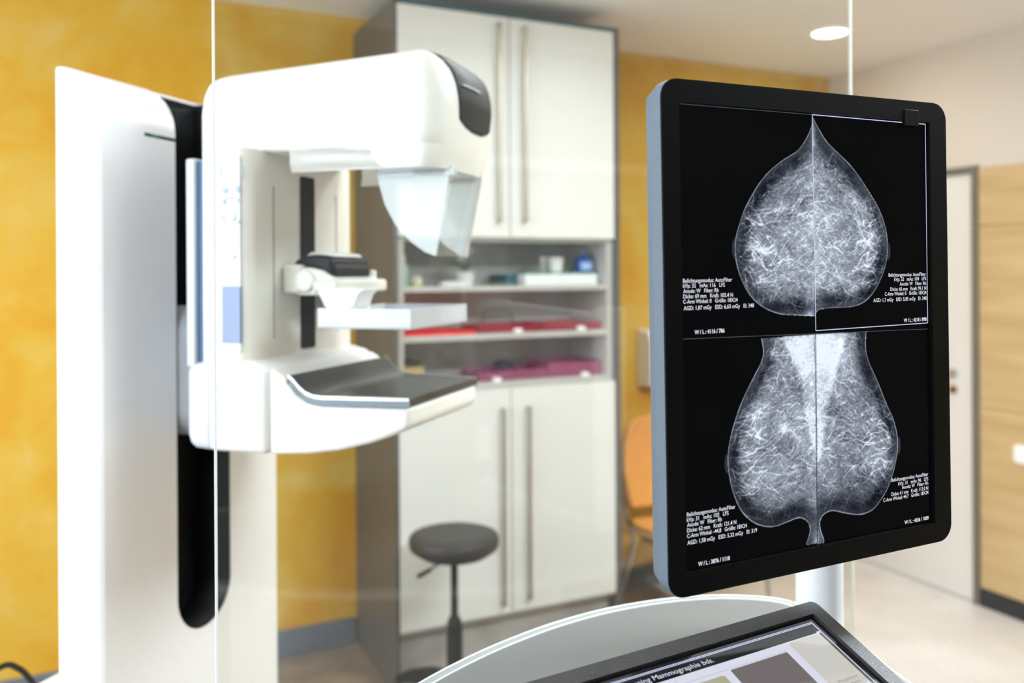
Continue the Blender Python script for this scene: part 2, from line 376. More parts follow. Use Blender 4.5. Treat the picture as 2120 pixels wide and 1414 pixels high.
MB().lathe([(.024,0),(.026,.002),(.034,.062),(.035,.064),(.032,.064),(.024,.01),(.0005,.008)], n=28).build('cup_body', M['paper'], o)
o = item('grey_tin', 'grey tin on the carton, left of and behind the white cup', 'tin', 1128, 3.26, zA+.052)
MB().lathe([(.026,0),(.026,.06)], n=24).build('tin_body', M['carcass'], o, .001); MB().cyl((0,0,.06), .0265, .004, n=24).build('lid', M['alu'], o)
o = item('blue_bottle', 'round blue bottle with pale label on the carton, rightmost on the top open shelf', 'bottle', 1208, 3.2, zA+.052)
MB().lathe([(.038,0),(.04,.003),(.04,.05),(.03,.063),(.014,.068),(.014,.072)], n=32).build('bottle_body', M['blue'], o); MB().cyl((0,0,.07), .016, .012, n=24).build('cap', M['blue'], o, .001)
MB().loft([[(.0405*math.cos(R(a)), .0405*math.sin(R(a)), z) for a in range(225,316,10)] for z in (.01,.044)], cap=False, closed=False).build('paper_label', M['bluelabel'], o)
# paddles on the two lower shelves: red edged trays of clear plastic
def spare_paddle(name, label, x0, x1, Y, z, h, mat, lab=None, group=None, d=.20):
    cx = (x0+x1)/2; o = item(name, label, 'paddle', cx, Y, z, group); hw_ = width(x0, x1, Y)/2
    MB().box(-hw_,hw_,0,d,0,.004).box(-hw_,hw_,0,.003,.004,h).box(-hw_,hw_,d-.003,d,.004,h).box(-hw_,-hw_+.003,.003,d-.003,.004,h).box(hw_-.003,hw_,.003,d-.003,.004,h).build('tray', mat, o, .0008)
    MB().box(-hw_+.004,hw_-.004,.02,d-.02,h*.5,h*.5+.003).build('insert', mat, o)
    if lab is not None: 
        lx = at_y(lab, 600, Y)[0]-at_y(cx, 600, Y)[0]; MB().lathe([(.018,0),(.019,.001),(.019,.012),(.017,.015)], c=(lx,-.018,0), n=20).build('tag_button', M['label'], o)
    return o
G2 = 'spare compression paddles on the open shelves'
B_ = item('red_tray', 'long flat bright red tray on the left of the middle open shelf', 'tray', 905, 3.12, zB_)
hw_ = width(824, 986, 3.12)/2
MB().box(-hw_,hw_,0,.25,0,.003).box(-hw_,hw_,0,.004,.003,.014).box(-hw_,hw_,.246,.25,.003,.014).box(-hw_,-hw_+.004,.004,.246,.003,.014).box(hw_-.004,hw_,.004,.246,.003,.014).build('tray_body', M['red'], B_, .001)
spare_paddle('spare_paddle', 'red clear paddle with a white tag in the centre of the middle open shelf', 992, 1118, 3.13, zB_, .030, M['redclear'], 1068, G2)
spare_paddle('spare_paddle', 'red clear paddle with a white tag at the right end of the middle open shelf', 1124, 1250, 3.13, zB_, .034, M['redclear'], 1198, G2)
spare_paddle('spare_paddle', 'pink clear paddle with a white tag left of centre on the lowest open shelf', 992, 1062, 3.13, zC, .036, M['pinkclear'], 1024, G2)
spare_paddle('spare_paddle', 'pink clear paddle without a tag in the middle of the lowest open shelf', 1064, 1134, 3.14, zC, .038, M['pinkclear'], None, G2)
spare_paddle('spare_paddle', 'tallest pink clear paddle at the right end of the lowest open shelf', 1136, 1248, 3.13, zC, .058, M['pinkclear'], 1206, G2)
o = item('wire_rack', 'dark bent wire rack standing behind the middle red paddle', 'rack', 1030, 3.38, zB_)
MB().tube([(-.07,0,.003),(-.07,0,.075),(-.062,0,.082),(.05,0,.082),(.06,0,.075),(.075,0,.03),(.085,0,.003)], .0025, 8).build('hoop', M['cardboard_dark'], o)
MB().tube([(-.07,0,.055),(.062,0,.055)], .002, 8).build('crossbar', M['cardboard_dark'], o)
o = item('cardboard_box', 'small beige cardboard box with dark lid at the left of the lowest open shelf', 'box', 848, 3.22, zC)
B('box_body', M['cardboard'], o, -.05, .045, -.04, .08, 0, .068, .002); B('lid', M['cardboard_dark'], o, -.052, .035, -.02, .082, .068, .088, .006)
o = item('dark_pouch', 'dark purple pouch lying on the lowest open shelf behind the tagged paddle', 'pouch', 1040, 3.355, zC)
MB().lathe([(.03,0),(.046,.012),(.048,.03),(.036,.05),(.015,.058),(.002,.06)], n=24).build('pouch_body', pbr('purple_cloth',(60,40,60),.8), o)

# ------------------------------------------------------------ stool
SP = at_y(940, 1110, 2.79)
st = empty('swivel_stool', (SP[0], 2.79, 0), label='round black swivel stool with a gas lift column, in front of the white cabinet', cat='stool')
sr = .158; sh = SP[2]+.012
MB().lathe([(.0005,sh-.062),(sr-.02,sh-.062),(sr-.004,sh-.05),(sr,sh-.038),(sr,sh-.018),(sr-.006,sh-.007),(sr-.025,sh-.001),(sr-.06,sh+.001),(.0005,sh+.001)], n=64).build('seat', M['leather'], st)
MB().lathe([(.0005,sh-.082),(.05,sh-.082),(.12,sh-.074),(sr-.022,sh-.062),(.0005,sh-.062)], n=48).build('seat_pan', M['metal_black'], st)
MB().lathe([(.013,.30),(.013,sh-.08)], n=24).build('piston', M['metal_black'], st)
MB().lathe([(.028,.12),(.028,.34),(.024,.375),(.015,.39)], n=28).build('gas_lift', M['metal_black'], st)
MB().tube([(-.02,-.01,sh-.085),(-.09,-.03,sh-.098),(-.10,-.033,sh-.104)], .004, 10).build('lever', M['metal_black'], st)
MB().tube([(-.10,-.033,sh-.104),(-.15,-.046,sh-.116)], .0075, 12).build('lever_grip', M['black'], st)
MB().lathe([(.036,.105),(.046,.11),(.046,.175),(.036,.19),(.030,.19)], n=28).build('hub', M['metal_black'], st)
for k in range(5):
    a = R(188 + 72*k)
    c, s_ = math.cos(a), math.sin(a)
    rings = []
    for d, z0, z1, w_ in ((.03,.115,.185,.026),(.12,.115,.175,.022),(.22,.095,.140,.018),(.29,.075,.100,.016)):
        rings.append([(c*d - s_*w_, s_*d + c*w_, z0), (c*d + s_*w_, s_*d - c*w_, z0), (c*d + s_*w_*.8, s_*d - c*w_*.8, z1), (c*d - s_*w_*.8, s_*d + c*w_*.8, z1)])
    leg = MB().loft(rings).build('base_arm', M['metal_black'], st, .004)
    cb = MB()
    for off in (-.014, .006):
        ring = []
        for e_ in (0, .009):
            ring.append([(c*.275 - s_*(off+e_) + c*.027*math.cos(t_), s_*.275 + c*(off+e_) + s_*.027*math.cos(t_), .027+.027*math.sin(t_)) for t_ in [2*math.pi*i/20 for i in range(20)]])
        cb.loft(ring)
    cb.tube([(c*.275,s_*.275,.03),(c*.275,s_*.275,.085)], .006, 8)
    cb.build('caster', M['black'], leg)

# ------------------------------------------------------------ things on and by the yellow wall
o = empty('paper_dispenser', (at_y(1345, 740, BY)[0]+.08, BY, at_y(1335, 800, BY)[2]), label='white wall dispenser on the yellow wall above the orange chair', cat='dispenser')
hx = at_y(1318, 740, BY)[0]-o.location.x
MB().prism([(0,0),(-.10,.012),(-.12,.06),(-.12,.24),(-.10,.285),(0,.295)], 'x', hx, -hx).build('housing', M['dispenser'], o, .008, 3)
B('slot', M['carcass'], o, hx+.03, -hx-.03, -.1215, -.118, .23, .236)
# orange chair
ch = empty('visitor_chair', (2.43, 3.13, 0), R(12), label='orange leather visitor chair with thin metal frame right of the cabinet', cat='chair')
def shell(sec, hw_, th):
    rings = []
    for (y, z, wf) in sec:
        ring = []
        for i in range(13):
            u = -1 + 2*i/12; ring.append((u*hw_*wf, y + .035*(u*u)*(-1 if z > .5 else 0), z + (.015*u*u if z <= .5 else 0)))
        rings.append(ring)
    return rings
def slab(rings, off):
    m_ = MB(); n = len(rings[0]); k = len(rings)
    v = [p for r in rings for p in r] + [(p[0]+off[0], p[1]+off[1], p[2]+off[2]) for r in rings for p in r]; fs = []
    for i in range(k-1):
        for j in range(n-1):
            a = i*n+j; fs.append([a, a+1, a+n+1, a+n]); b = a+k*n; fs.append([b, b+n, b+n+1, b+1])
    for i in range(k-1):
        for j in (0, n-1):
            a = i*n+j; fs.append([a, a+n, a+n+k*n, a+k*n])
    for j in range(n-1):
        for i in (0, k-1):
            a = i*n+j; fs.append([a, a+1, a+1+k*n, a+k*n])
    return m_.add(v, fs)
slab(shell([(.20,.50,.9),(.23,.58,.97),(.245,.68,1),(.25,.80,.98),(.245,.88,.9),(.24,.915,.7)], .25, .03), (0,.035,0)).build('backrest', M['orange'], ch, .01)
slab(shell([(-.24,.43,.92),(-.22,.45,1),(0,.445,1),(.15,.44,.98),(.21,.455,.9)], .25, .03), (0,0,-.045)).build('seat', M['orange'], ch, .01)
for sx_ in (-1, 1):
    MB().tube([(sx_*.23,-.22,0),(sx_*.22,-.19,.37),(sx_*.21,-.17,.39),(sx_*.21,.15,.385)], .009).build('leg', M['chrome'], ch)
    MB().tube([(sx_*.23,.30,0),(sx_*.21,.20,.36),(sx_*.20,.285,.55),(sx_*.20,.295,.7)], .009).build('leg', M['chrome'], ch)
# wall switch at the right edge
p = at_x(2122, 941, RX)
sw = empty('light_switch', (RX-.0121, p[1], p[2]), label='white round-cornered light switch on the wood panelling right of the door', cat='switch')
MB().prism(rrect(.085,.085,.02), 'x', -.010, 0).build('cover_plate', M['dispenser'], sw, .002)
MB().prism(rrect(.055,.055,.006), 'x', -.016, -.010).build('rocker', M['white'], sw, .002)
# ------------------------------------------------------------ mammography machine
M0 = np.array([-.0055, 1.6657, 0]); AD = np.array([math.sin(R(134.6)), math.cos(R(134.6)), 0]); WD = np.array([math.sin(R(44.6)), math.cos(R(44.6)), 0])
def ms(x, y, s):
    p = onplane(x, y, WD, WD @ (M0 + WD*s)) - M0; return float(p @ AD), float(p[2])
def mt(x, y, t):
    p = onplane(x, y, AD, AD @ (M0 + AD*t)) - M0; return float(p @ WD), float(p[2])
org = M0 + WD*.268
mach = empty('mammography_machine', tuple(org), R(-44.6), label='large white mammography machine with column, tube head and support table', cat='medical machine')
OFF = (0, -.268, 0)
def mp(mb, name, mat, **k): return mb.build(name, mat, mach, loc=OFF, **k)
def tf(z): return 0 if z <= 1.862 else -(.1 - math.sqrt(max(0, .1**2 - (z-1.862)**2)))
rings = []
for z in [0, .03, .12, .25, .5, 1, 1.5, 1.862] + [1.862 + .1*math.sin(R(a)) for a in range(10, 91, 10)]:
    k = tf(z); fl = max(0, (.25-z))*.08; i_ = .006 if z > 1.958 else 0
    r_ = [(k+fl, .010-fl), (k+fl, .526+fl), (k-.004+fl, .532+fl), (k-.012, .536+fl-i_), (min(-.095, k-.03), .536+fl-i_), (-.20, .431), (-.20, .105), (min(-.095, k-.03), -fl+i_), (k-.012, -fl+i_), (k-.004+fl, .004-fl)]
    rings.append([(a, min(max(b, -.095-a), .631+a) if a < -.095 else b, z) for a, b in r_])
col = mp(MB().loft(rings), 'column', M['white'], angle=30)
sc_, sr_, sz_ = .276, .082, .945
def slot_outline(d=0):
    r0 = sr_-d; p = [(sc_-r0, 2.05)]
    p += [(sc_ - r0*math.cos(R(a)), sz_ - r0*math.sin(R(a))) for a in range(0, 181, 9)]
    return p + [(sc_+r0, 2.05)]
cut = MB().prism(slot_outline(), 'x', -.088, .08).build('cutter', M['black'], mach, smooth=False, loc=OFF)
bm_ = col.modifiers.new('b', 'BOOLEAN'); bm_.operation = 'DIFFERENCE'; bm_.object = cut; bm_.solver = 'EXACT'
bpy.context.view_layer.update(); dg = bpy.context.evaluated_depsgraph_get()
nm = bpy.data.meshes.new_from_object(col.evaluated_get(dg)); col.modifiers.clear(); col.data = nm; nm.materials.clear(); nm.materials.append(M['white'])
for pl in nm.polygons: pl.material_index = 0
nm.polygons.foreach_set('use_smooth', [True]*len(nm.polygons)); nm.set_sharp_from_angle(angle=R(30))
bpy.data.objects.remove(cut)
# liner of the slot
ol = []
zz = [1.955, 1.94, 1.92, 1.90, 1.88, 1.862, 1.5, 1.2]
r0 = sr_-.0015
ol = [(sc_-r0, z) for z in zz] + [(sc_ - r0*math.cos(R(a)), sz_ - r0*math.sin(R(a))) for a in range(0, 181, 9)] + [(sc_+r0, z) for z in zz[::-1]]
mb = MB(); n = len(ol)
v = [(-.086, s, z) for s, z in ol] + [(tf(z)-.0012, s, z) for s, z in ol]
mb.add(v, [[i, i+1, i+1+n, i+n] for i in range(n-1)] + [list(range(n))])
li = mb.build('slot_liner', M['black'], col)
sm = li.modifiers.new('s', 'SOLIDIFY'); sm.thickness = .001; sm.offset = 0
sa, za = mt(299, 271, 0); sb, zb2 = mt(361, 286, 0)
MB().box(-.004, .0006, sa, sc_-sr_-.001, 1.848, 1.854).build('indicator_slot', M['black'], col)
MB().box(.0, .0010, sa+.018, sa+.034, 1.8495, 1.8525).build('status_light', M['teal_led'], col)
mp(MB().box(-.334, -.11, -.02, .556, 0, .745), 'rear_housing', M['white'], bevel=.008)
# carriage block and pivot
mp(MB().prism(rrect(.154, .262, .06, 10, cx=sc_, cy=1.391), 'x', -.07, .05), 'carriage', M['machine_grey'], bevel=.006)
mp(MB().cyl((.05, sc_, 1.375), .074, .07, 'x', 48), 'pivot_hub', M['machine_grey'], bevel=.004)
# swivel arm body
back = mp(MB().box(.118, .138, .081, .455, 1.42, 1.795), 'arm_back_plate', M['machine_grey'], bevel=.004)
mp(MB().box(.138, .156, .0885, .4475, 1.42, 1.790), 'arm_spacer', M['blue_gap'])
def body_ring(z, ins=0, sp=0):
    x0, x1, s0, s1, r_ = .156, .250-ins, .081+ins-sp, .455-ins+sp, .028
    p = [(x0, s0), (x0, s1)] + [(x1-r_+r_*math.cos(R(a)), s1-r_+r_*math.sin(R(a))) for a in range(90, -1, -15)] + [(x1-r_+r_*math.cos(R(a)), s0+r_+r_*math.sin(R(a))) for a in range(0, -91, -15)]
    return [(a, b, z) for a, b in p]
arm = mp(MB().loft([body_ring(1.40), body_ring(1.806), body_ring(1.811, .004)]), 'arm_body', M['white_warm'], angle=50)
def on_body_side(px, py): return ms(px, py, .081)
MB().prism(rrect(.046, .345, .003, cx=.212, cy=1.6225), 'y', .0795, .083).build('control_strip', pbr('control_strip_pale', (228,236,246), .35, var=.01), arm)
ta, za = on_body_side(461, 593); tb, zb2 = on_body_side(500, 711)
MB().box(ta, tb, .0785, .083, zb2, za).build('display', pbr('blue_display_window', (96,122,176), .12, coat=.5), arm, .001)
tc_, zc_ = on_body_side(483, 532)
MB().cyl((tc_, .0755, zc_), .0035, .006, 'y', 20).build('key_switch', M['alu'], arm)
ic = pbr('control_icon_blue_grey', (168,184,206), .4)
t1, z1 = on_body_side(458, 348); t2, z2 = on_body_side(506, 364)
def frame_box(mb, x0, x1, z0, z1, w_=.0014, y0=.0785, y1=.08): 
    mb.box(x0, x1, y0, y1, z1-w_, z1).box(x0, x1, y0, y1, z0, z0+w_).box(x0, x0+w_, y0, y1, z0+w_, z1-w_).box(x1-w_, x1, y0, y1, z0+w_, z1-w_)
mb = MB(); frame_box(mb, t1, t2, z2, z1); mb.build('readout_frame', ic, arm)
for (x, y, w_, h_) in ((468,395,.010,.010),(494,392,.009,.012),(478,410,.020,.003),(466,418,.006,.009),(494,415,.006,.005),(477,436,.014,.003),(466,452,.008,.010),(484,456,.012,.003),(496,460,.007,.007)):
    t_, z_ = on_body_side(x, y); MB().prism(rrect(w_, h_, min(w_, h_)*.3, 3, cx=t_, cy=z_), 'y', .0782, .080).build('button', ic, arm)
t_, z_ = on_body_side(478, 447); MB().cyl((t_, .0770, z_), .011, .003, 'y', 24).build('button', M['white'], arm, .001)
MB().prism([(.0005+.2515*0+a, b) for a, b in [(p[0], p[1]) for p in rrect(.048, .334, .006, cx=.2686, cy=1.609)]], 'x', .248, .2535).build('guide_rail', M['rail_black'], arm, .001)
slotm = pbr('scale_slot_grey', (176,172,162), .6)
for s_ in (.158, .379):
    MB().box(.248, .2506, s_-.0022, s_+.0022, 1.468, 1.748).build('scale_slot', slotm, arm)
# tube head
TE = [(1.765,.588),(1.80,.600),(1.84,.608),(1.88,.612),(1.90,.610),(1.92,.604),(1.937,.594),(1.949,.580),(1.955,.562)]
def interp(tab, z):
    for (a, b), (c, d) in zip(tab, tab[1:]):
        if z <= c: 
            u = max(0, (z-a)/(c-a)); return b + (d-b)*u
    return tab[-1][1]
HWT = [(1.765,.126),(1.785,.132),(1.806,.131),(1.812,.135),(1.935,.135),(1.945,.131),(1.952,.124),(1.955,.114)]
TR_ = [(1.8,.105),(1.812,.103),(1.885,.103),(1.915,.108),(1.935,.117),(1.946,.128),(1.952,.142),(1.955,.158)]
def lift(p): return (p[0], p[1], p[2] + max(0, (p[2]-1.81)/.145)*(p[0]-.13)*.036)
def nose(phi, z, inf=0, tn=.55, p=2.6):
    te, hw_ = interp(TE, z)+inf, interp(HWT, z)+inf; c, s_ = math.cos(R(phi)), math.sin(R(phi))
    return (tn + (te-tn)*abs(c)**(2/p), .268 + hw_*math.copysign(abs(s_)**(2/p), s_), z)
def head_ring(z, tr=None, fil=.02):
    tr = interp(TR_, z) if tr is None else tr; hw_ = interp(HWT, z)
    p = [nose(a, z) for a in range(-90, 91, 6)]
    p += [(.48, .268+hw_, z), (.30, .268+hw_, z)] + [(tr+fil-fil*math.sin(R(a)), .268+hw_-fil+fil*math.cos(R(a)), z) for a in (0, 30, 60, 90)]
    p += [(tr+fil-fil*math.cos(R(a)), .268-hw_+fil-fil*math.sin(R(a)), z) for a in (0, 30, 60, 90)] + [(.30, .268-hw_, z), (.48, .268-hw_, z)]
    return [lift(q) for q in p]
head = mp(MB().loft([head_ring(z) for z in (1.807,1.812,1.83,1.85,1.87,1.885,1.90,1.915,1.928,1.937,1.945,1.950,1.953,1.955)]), 'tube_head', M['white'], angle=40)
coll = MB().loft([head_ring(z, tr=.435+d, fil=.025) for z, d in ((1.768,.030),(1.772,.020),(1.785,.008),(1.80,.002),(1.808,.0))]).build('collimator_housing', M['white'], head, angle=40)
PB = [(1.835,5),(1.839,14),(1.849,26),(1.898,31),(1.925,34),(1.940,41),(1.955,54)]
rows = []
for i in range(26):
    z = 1.835 + .120*i/25; pb = interp(PB, z); rows.append([nose(-pb + 2*pb*j/24, z, .0022) for j in range(25)])
for dt, z in ((.008,1.9560),(.02,1.9564)):
    rows.append([(x-dt, .268+(y-.268)*(1-dt*3), z) for x, y, _ in rows[25]])
mb = MB(); n = 25
mb.add([lift(p) for r_ in rows for p in r_], [[i*n+j, i*n+j+1, (i+1)*n+j+1, (i+1)*n+j] for i in range(len(rows)-1) for j in range(n-1)])
cap = mb.build('end_cap', M['black_gloss'], head, angle=60); sm = cap.modifiers.new('s', 'SOLIDIFY'); sm.thickness = .0025; sm.offset = -1
mb = MB(); pts = [lift(nose(a, 1.903, .0045)) for a in range(-24, 1, 3)]; mb.tube(pts, .0016, 8); mb.build('cap_groove', M['machine_grey'], cap)
MB().prism([(p[0], p[1]) for p in rrect(.186, .094, .012, cx=.208, cy=1.857)], 'y', .1320, .135).build('cover_plate', M['white'], head, .002, 3)
dr_ = M['rail_black']
for s_ in (.19, .34): MB().box(.52, .575, s_, s_+.006, 1.759, 1.769).build('shield_rail', dr_, head)
# face shield of clear plastic
p_side = [ms(x, y, .19) for x, y in ((778,340),(784,380),(797,425),(820,468),(850,500),(880,522),(902,530))]
top_f = ms(938, 342, .19)
side = p_side + [(top_f[0]-.004, top_f[1]+.0)]
sh = mp(MB().prism(side, 'y', .190, .193), 'face_shield', M['shield'])
MB().prism(side, 'y', .337, .340).build('side_pane', M['shield'], sh)
fx0, fz0 = p_side[-1]; fx1, fz1 = top_f
def fr(s): return [(fx1, s, fz1), (fx1+.003, s, fz1), (fx0+.003, s, fz0), (fx0, s, fz0)]
zt = 1.764
MB().loft([[(fx1-.004, .194, zt), (fx1-.001, .194, zt), (fx0+.001, .194, fz0), (fx0-.002, .194, fz0)], [(fx1+.006, .265, zt), (fx1+.009, .265, zt), (fx0+.011, .265, fz0), (fx0+.008, .265, fz0)], [(fx1-.004, .336, zt), (fx1-.001, .336, zt), (fx0+.001, .336, fz0), (fx0-.002, .336, fz0)]]).build('front_pane', M['shield_clear'], sh)
MB().box(.45, fx1+.004, .186, .196, 1.757, 1.7675).build('holder', M['shield'], sh)
# detector support: rear block and table
def taper(mb, t0=.30, t1=.5434):
    out = []
    for t, s, z in mb.v:
        u = min(1, max(0, (t-t0)/(t1-t0))); c = .268; k = 1 + ((.1545/.183)-1)*u; out.append((t, c+(s-c)*k, z))
    mb.v = out; return mb
mp(MB().prism([(.118,1.30),(.122,1.282),(.135,1.275),(.176,1.272),(.176,1.432),(.125,1.428),(.118,1.41)], 'y', .0795, .4565), 'pivot_cover', M['machine_grey'], bevel=.012, seg=3)
mp(MB().prism([(.165,1.272),(.2885,1.2725),(.2885,1.424),(.25,1.434),(.165,1.436)], 'y', .0785, .4575), 'arm_foot', M['white'], bevel=.012, seg=4)
prof = [(.2895,1.2725),(.36,1.276),(.418,1.284),(.4736,1.298),(.51,1.311),(.535,1.322),(.5434,1.330),(.5434,1.3605),(.385,1.3605),(.360,1.365),(.340,1.378),(.326,1.398),(.318,1.408),(.30,1.418),(.2895,1.423)]
tb_ = mp(taper(MB().prism(prof, 'y', .085, .451)), 'support_table', M['white'], bevel=.010, seg=4)
tp = [(.326,1.4125),(.335,1.4055),(.346,1.393),(.358,1.3835),(.372,1.378),(.388,1.3765),(.5434,1.3765)]
lo = [(a+.004, b-.0165) for a, b in tp[::-1]]; lo[0] = (.5434, 1.361); lo[-1] = (.322, 1.398)
tr2 = taper(MB().prism(tp + lo, 'y', .0845, .4515)).build('detector_tray', M['tray'], tb_, .003, 3)
for s_ in (.0835, .4505):
    q = [(a, b+.0008) for a, b in tp]; taper(MB().prism(q + [(a+.0012, b-.0062) for a, b in q[::-1]], 'y', s_, s_+.0022)).build('tray_rim', M['alu'], tr2); taper(MB().prism([(a+.0014, b-.0072) for a, b in q] + [(a+.0030, b-.0165) for a, b in q[::-1]], 'y', s_, s_+.0022)).build('tray_side', M['tray_side'], tr2)
MB().add([(.40,.12,1.3771),(.40,.40,1.3771),(.52,.38,1.3771),(.52,.15,1.3771)], [[0,1,2,3]])
fm = MB(); frame_z = 1.3772
for a0, a1, b0, b1 in ((.388,.391,.12,.416),(.391,.53,.126,.128),(.391,.53,.408,.410),(.528,.531,.126,.41)): fm.box(a0, a1, b0, b1, 1.3763, frame_z)
fm.build('field_marks', pbr('field_mark_grey', (96,96,100), .4), tr2)
# compression unit
cpu = mp(MB().box(.2535, .292, .180, .356, 1.550, 1.604), 'compression_unit', M['white_warm'], bevel=.006, seg=3)
def at_s(s, pts): return [ms(x, y, s) for x, y in pts]
cover = at_s(.2, [(608,552),(613,541),(625,531),(650,529),(680,531),(688,538),(690,552),(690,574),(672,560),(645,553)])
MB().prism(cover, 'y', .196, .340).build('cover', M['black_gloss'], cpu, .006, 4)
cv2 = [(.300,1.578),(.352,1.578),(.354,1.592),(.349,1.604),(.336,1.613),(.30,1.617)]
MB().prism(cv2, 'y', .201, .335).build('cover_nose', M['black_gloss'], cpu, .005, 4)
MB().prism(at_s(.2, [(624,530),(634,522),(660,521),(678,525),(682,531),(650,527)]), 'y', .215, .325).build('hood', M['white'], cpu, .003, 3)
MB().prism(at_s(.185, [(600,556),(640,554),(664,560),(684,574),(700,580),(700,600),(668,606),(650,612),(620,612),(600,606)]), 'y', .185, .352).build('bracket', M['white'], cpu, .006, 3)
hc = ms(630, 582, .178); MB().cyl((hc[0], .174, hc[1]), .0195, .014, 'y', 40).build('turning_knob', M['white'], cpu, .003)
MB().cyl((hc[0], .1725, hc[1]), .013, .003, 'y', 32).build('knob_centre', M['white'], cpu, .001)
MB().box(.318, .372, .175, .372, 1.552, 1.576).build('clamp_bar', M['white_warm'], cpu, .007, 4)
neck = at_s(.175, [(652,600),(700,596),(757,598),(742,612),(733,640),(672,640),(664,622)])
MB().prism(neck, 'y', .175, .235).build('paddle_neck', M['white'], cpu, .006, 3)
MB().box(.262, .325, .300, .372, 1.512, 1.5515).build('lower_plate', M['white_warm'], cpu, .004)
MB().cyl((.345, .352, 1.574), .011, .020, 'z', 24).build('release_knob', M['white_warm'], cpu, .003)
z0, z1, s0, s1, t0, t1 = 1.4895, 1.5255, .140, .396, .352, .535
pd = mp(MB().box(t0, t1, s0, s1, z0, z0+.003), 'compression_paddle', M['paddle'], bevel=.001)
for b_ in ((t0,t1,s0,s0+.003),(t0,t1,s1-.003,s1),(t0,t0+.003,s0+.003,s1-.003),(t1-.003,t1,s0+.003,s1-.003)):
    MB().box(*b_, z0+.003, z1).build('paddle_wall', M['paddle'], pd, .0008)
MB().box(t0+.006, .40, s0+.02, .25, z0+.012, z1+.002).build('paddle_mount', M['white'], pd, .003)
# cable behind the machine
cb = empty('power_cable', tuple(M0 + AD*(-.43) + WD*.30), R(-44.6), label='black cable looping up behind the left foot of the white machine', cat='cable')
pts = [(-.0,-.42,0.01),(-.0,-.44,.3),(-.0,-.36,.62),(0,-.26,.735),(0,-.14,.765),(0,-.095,.745),(.0,-.06,.70),(.005,-.02,.62),(.04,.02,.52),(.092,.03,.46)]
def smooth_pts(p, k=6):
    out = []
    for i in range(len(p)-1):
        a, b, c, d = (Vector(p[max(i-1,0)]), Vector(p[i]), Vector(p[i+1]), Vector(p[min(i+2,len(p)-1)]))
        for j in range(k):
            t = j/k; out.append(tuple(.5*((2*b) + (c-a)*t + (2*a-5*b+4*c-d)*t*t + (3*b-3*c+d-a)*t**3)))
    return out + [p[-1]]
MB().tube(smooth_pts(pts), .0062, 12).build('cable_sheath', M['cable'], cb)

# ------------------------------------------------------------ lead glass panel in front of the machine
GY, GX0, GX1, GH = 1.12, at_y(441.5, 400, 1.12)[0], at_y(1764, 300, 1.12)[0], 2.12
gl = empty('glass_screen', ((GX0+GX1)/2, GY, 0), label='upright clear glass radiation screen between the console and the white machine', cat='glass screen')
gw = (GX1-GX0)/2
B('pane', M['glass'], gl, -gw+.0028, gw-.0012, 0, .006, .03, GH-.003)
B('left_edge', M['glass_edge'], gl, -gw, -gw+.0028, 0, .006, .03, GH)
B('right_edge', M['glass_edge'], gl, gw-.0012, gw, 0, .006, .03, GH)
B('floor_rail', M['alu'], gl, -gw-.01, gw+.01, -.02, .026, 0, .03, .002)

# ------------------------------------------------------------ console
def spline(p, k=6): return [q[:2] for q in smooth_pts([(a, b, 0) for a, b in p], k)]
oc = [(.06,.42),(.045,.55),(.075,.70),(.145,.82),(.24,.908),(.3344,.9630),(.3984,.9945),(.465,1.0205),(.5486,1.0440),(.6322,1.0562),(.7025,1.0562),(.765,1.0480),(.81,1.0355),(.8460,1.0200),(.8865,.9935),(.9075,.9690),(.9150,.946),(.9165,.91),(.905,.86),(.885,.80),(.86,.72),(.84,.6),(.83,.42)]
oc = spline(oc) + [(.80,.38),(.10,.38)]
def inset(p, d):
    out = []; n = len(p)
    for i in range(n):
        a, b = Vector(p[i-1]), Vector(p[(i+1) % n]); t = (b-a).normalized(); nrm = Vector((t.y, -t.x)); out.append((p[i][0]+nrm.x*d, p[i][1]+nrm.y*d))
    return out
TZ = 1.100
con = empty('control_console', (.5, .72, 0), label='grey curved-top control console with a pale frosted rim, below the monitor', cat='console')
def cc(mb, name, mat, **k):
    mb.v = [(x-.5, y-.72, z) for x, y, z in mb.v]; return mb.build(name, mat, con, **k)
def ringband(o, i, z0, z1):
    n = len(o); v = [(*p, z0) for p in o] + [(*p, z1) for p in o] + [(*p, z1) for p in i] + [(*p, z0) for p in i]; f = []
    for k in range(4):
        for j in range(n): f.append([k*n+j, k*n+(j+1) % n, ((k+1) % 4)*n+(j+1) % n, ((k+1) % 4)*n+j])
    return MB().add(v, f)
cc(MB().prism(inset(oc, .0165), 'z', TZ-.016, TZ-.0005), 'table_top', M['console'])
rimo = cc(ringband(inset(oc, .0028), inset(oc, .0145), TZ-.014, TZ), 'frosted_rim', M['console_rim'])
cc(ringband(oc, inset(oc, .0028), TZ-.012, TZ+.0004), 'outer_edge', M['rim_edge'], bevel=.0008)
cc(ringband(inset(oc, .0145), inset(oc, .0165), TZ-.016, TZ+.0006), 'inner_edge', M['rim_edge'])
cc(MB().prism(rrect(.56, .42, .06, cx=.5, cy=.66), 'z', .06, TZ-.016), 'pedestal', M['post'], bevel=.004)
cc(MB().prism(rrect(.62, .50, .08, cx=.5, cy=.66), 'z', 0, .06), 'plinth', M['machine_grey'], bevel=.004)
cc(MB().cyl((.868, .86, TZ-.0), .0305, .42, n=48), 'monitor_post', M['post'], bevel=.003)
cc(MB().cyl((.868, .86, TZ-.1), .022, .1, n=32), 'post_socket', M['alu'])
cc(MB().tube([(.868,.86,1.49),(.80,.82,1.50),(.70,.775,1.515),(.665,.756,1.52)], .018, 16), 'monitor_arm', M['post'])
cc(MB().box(.615,.715,.735,.747,1.47,1.57), 'mounting_plate', M['alu'], bevel=.003)

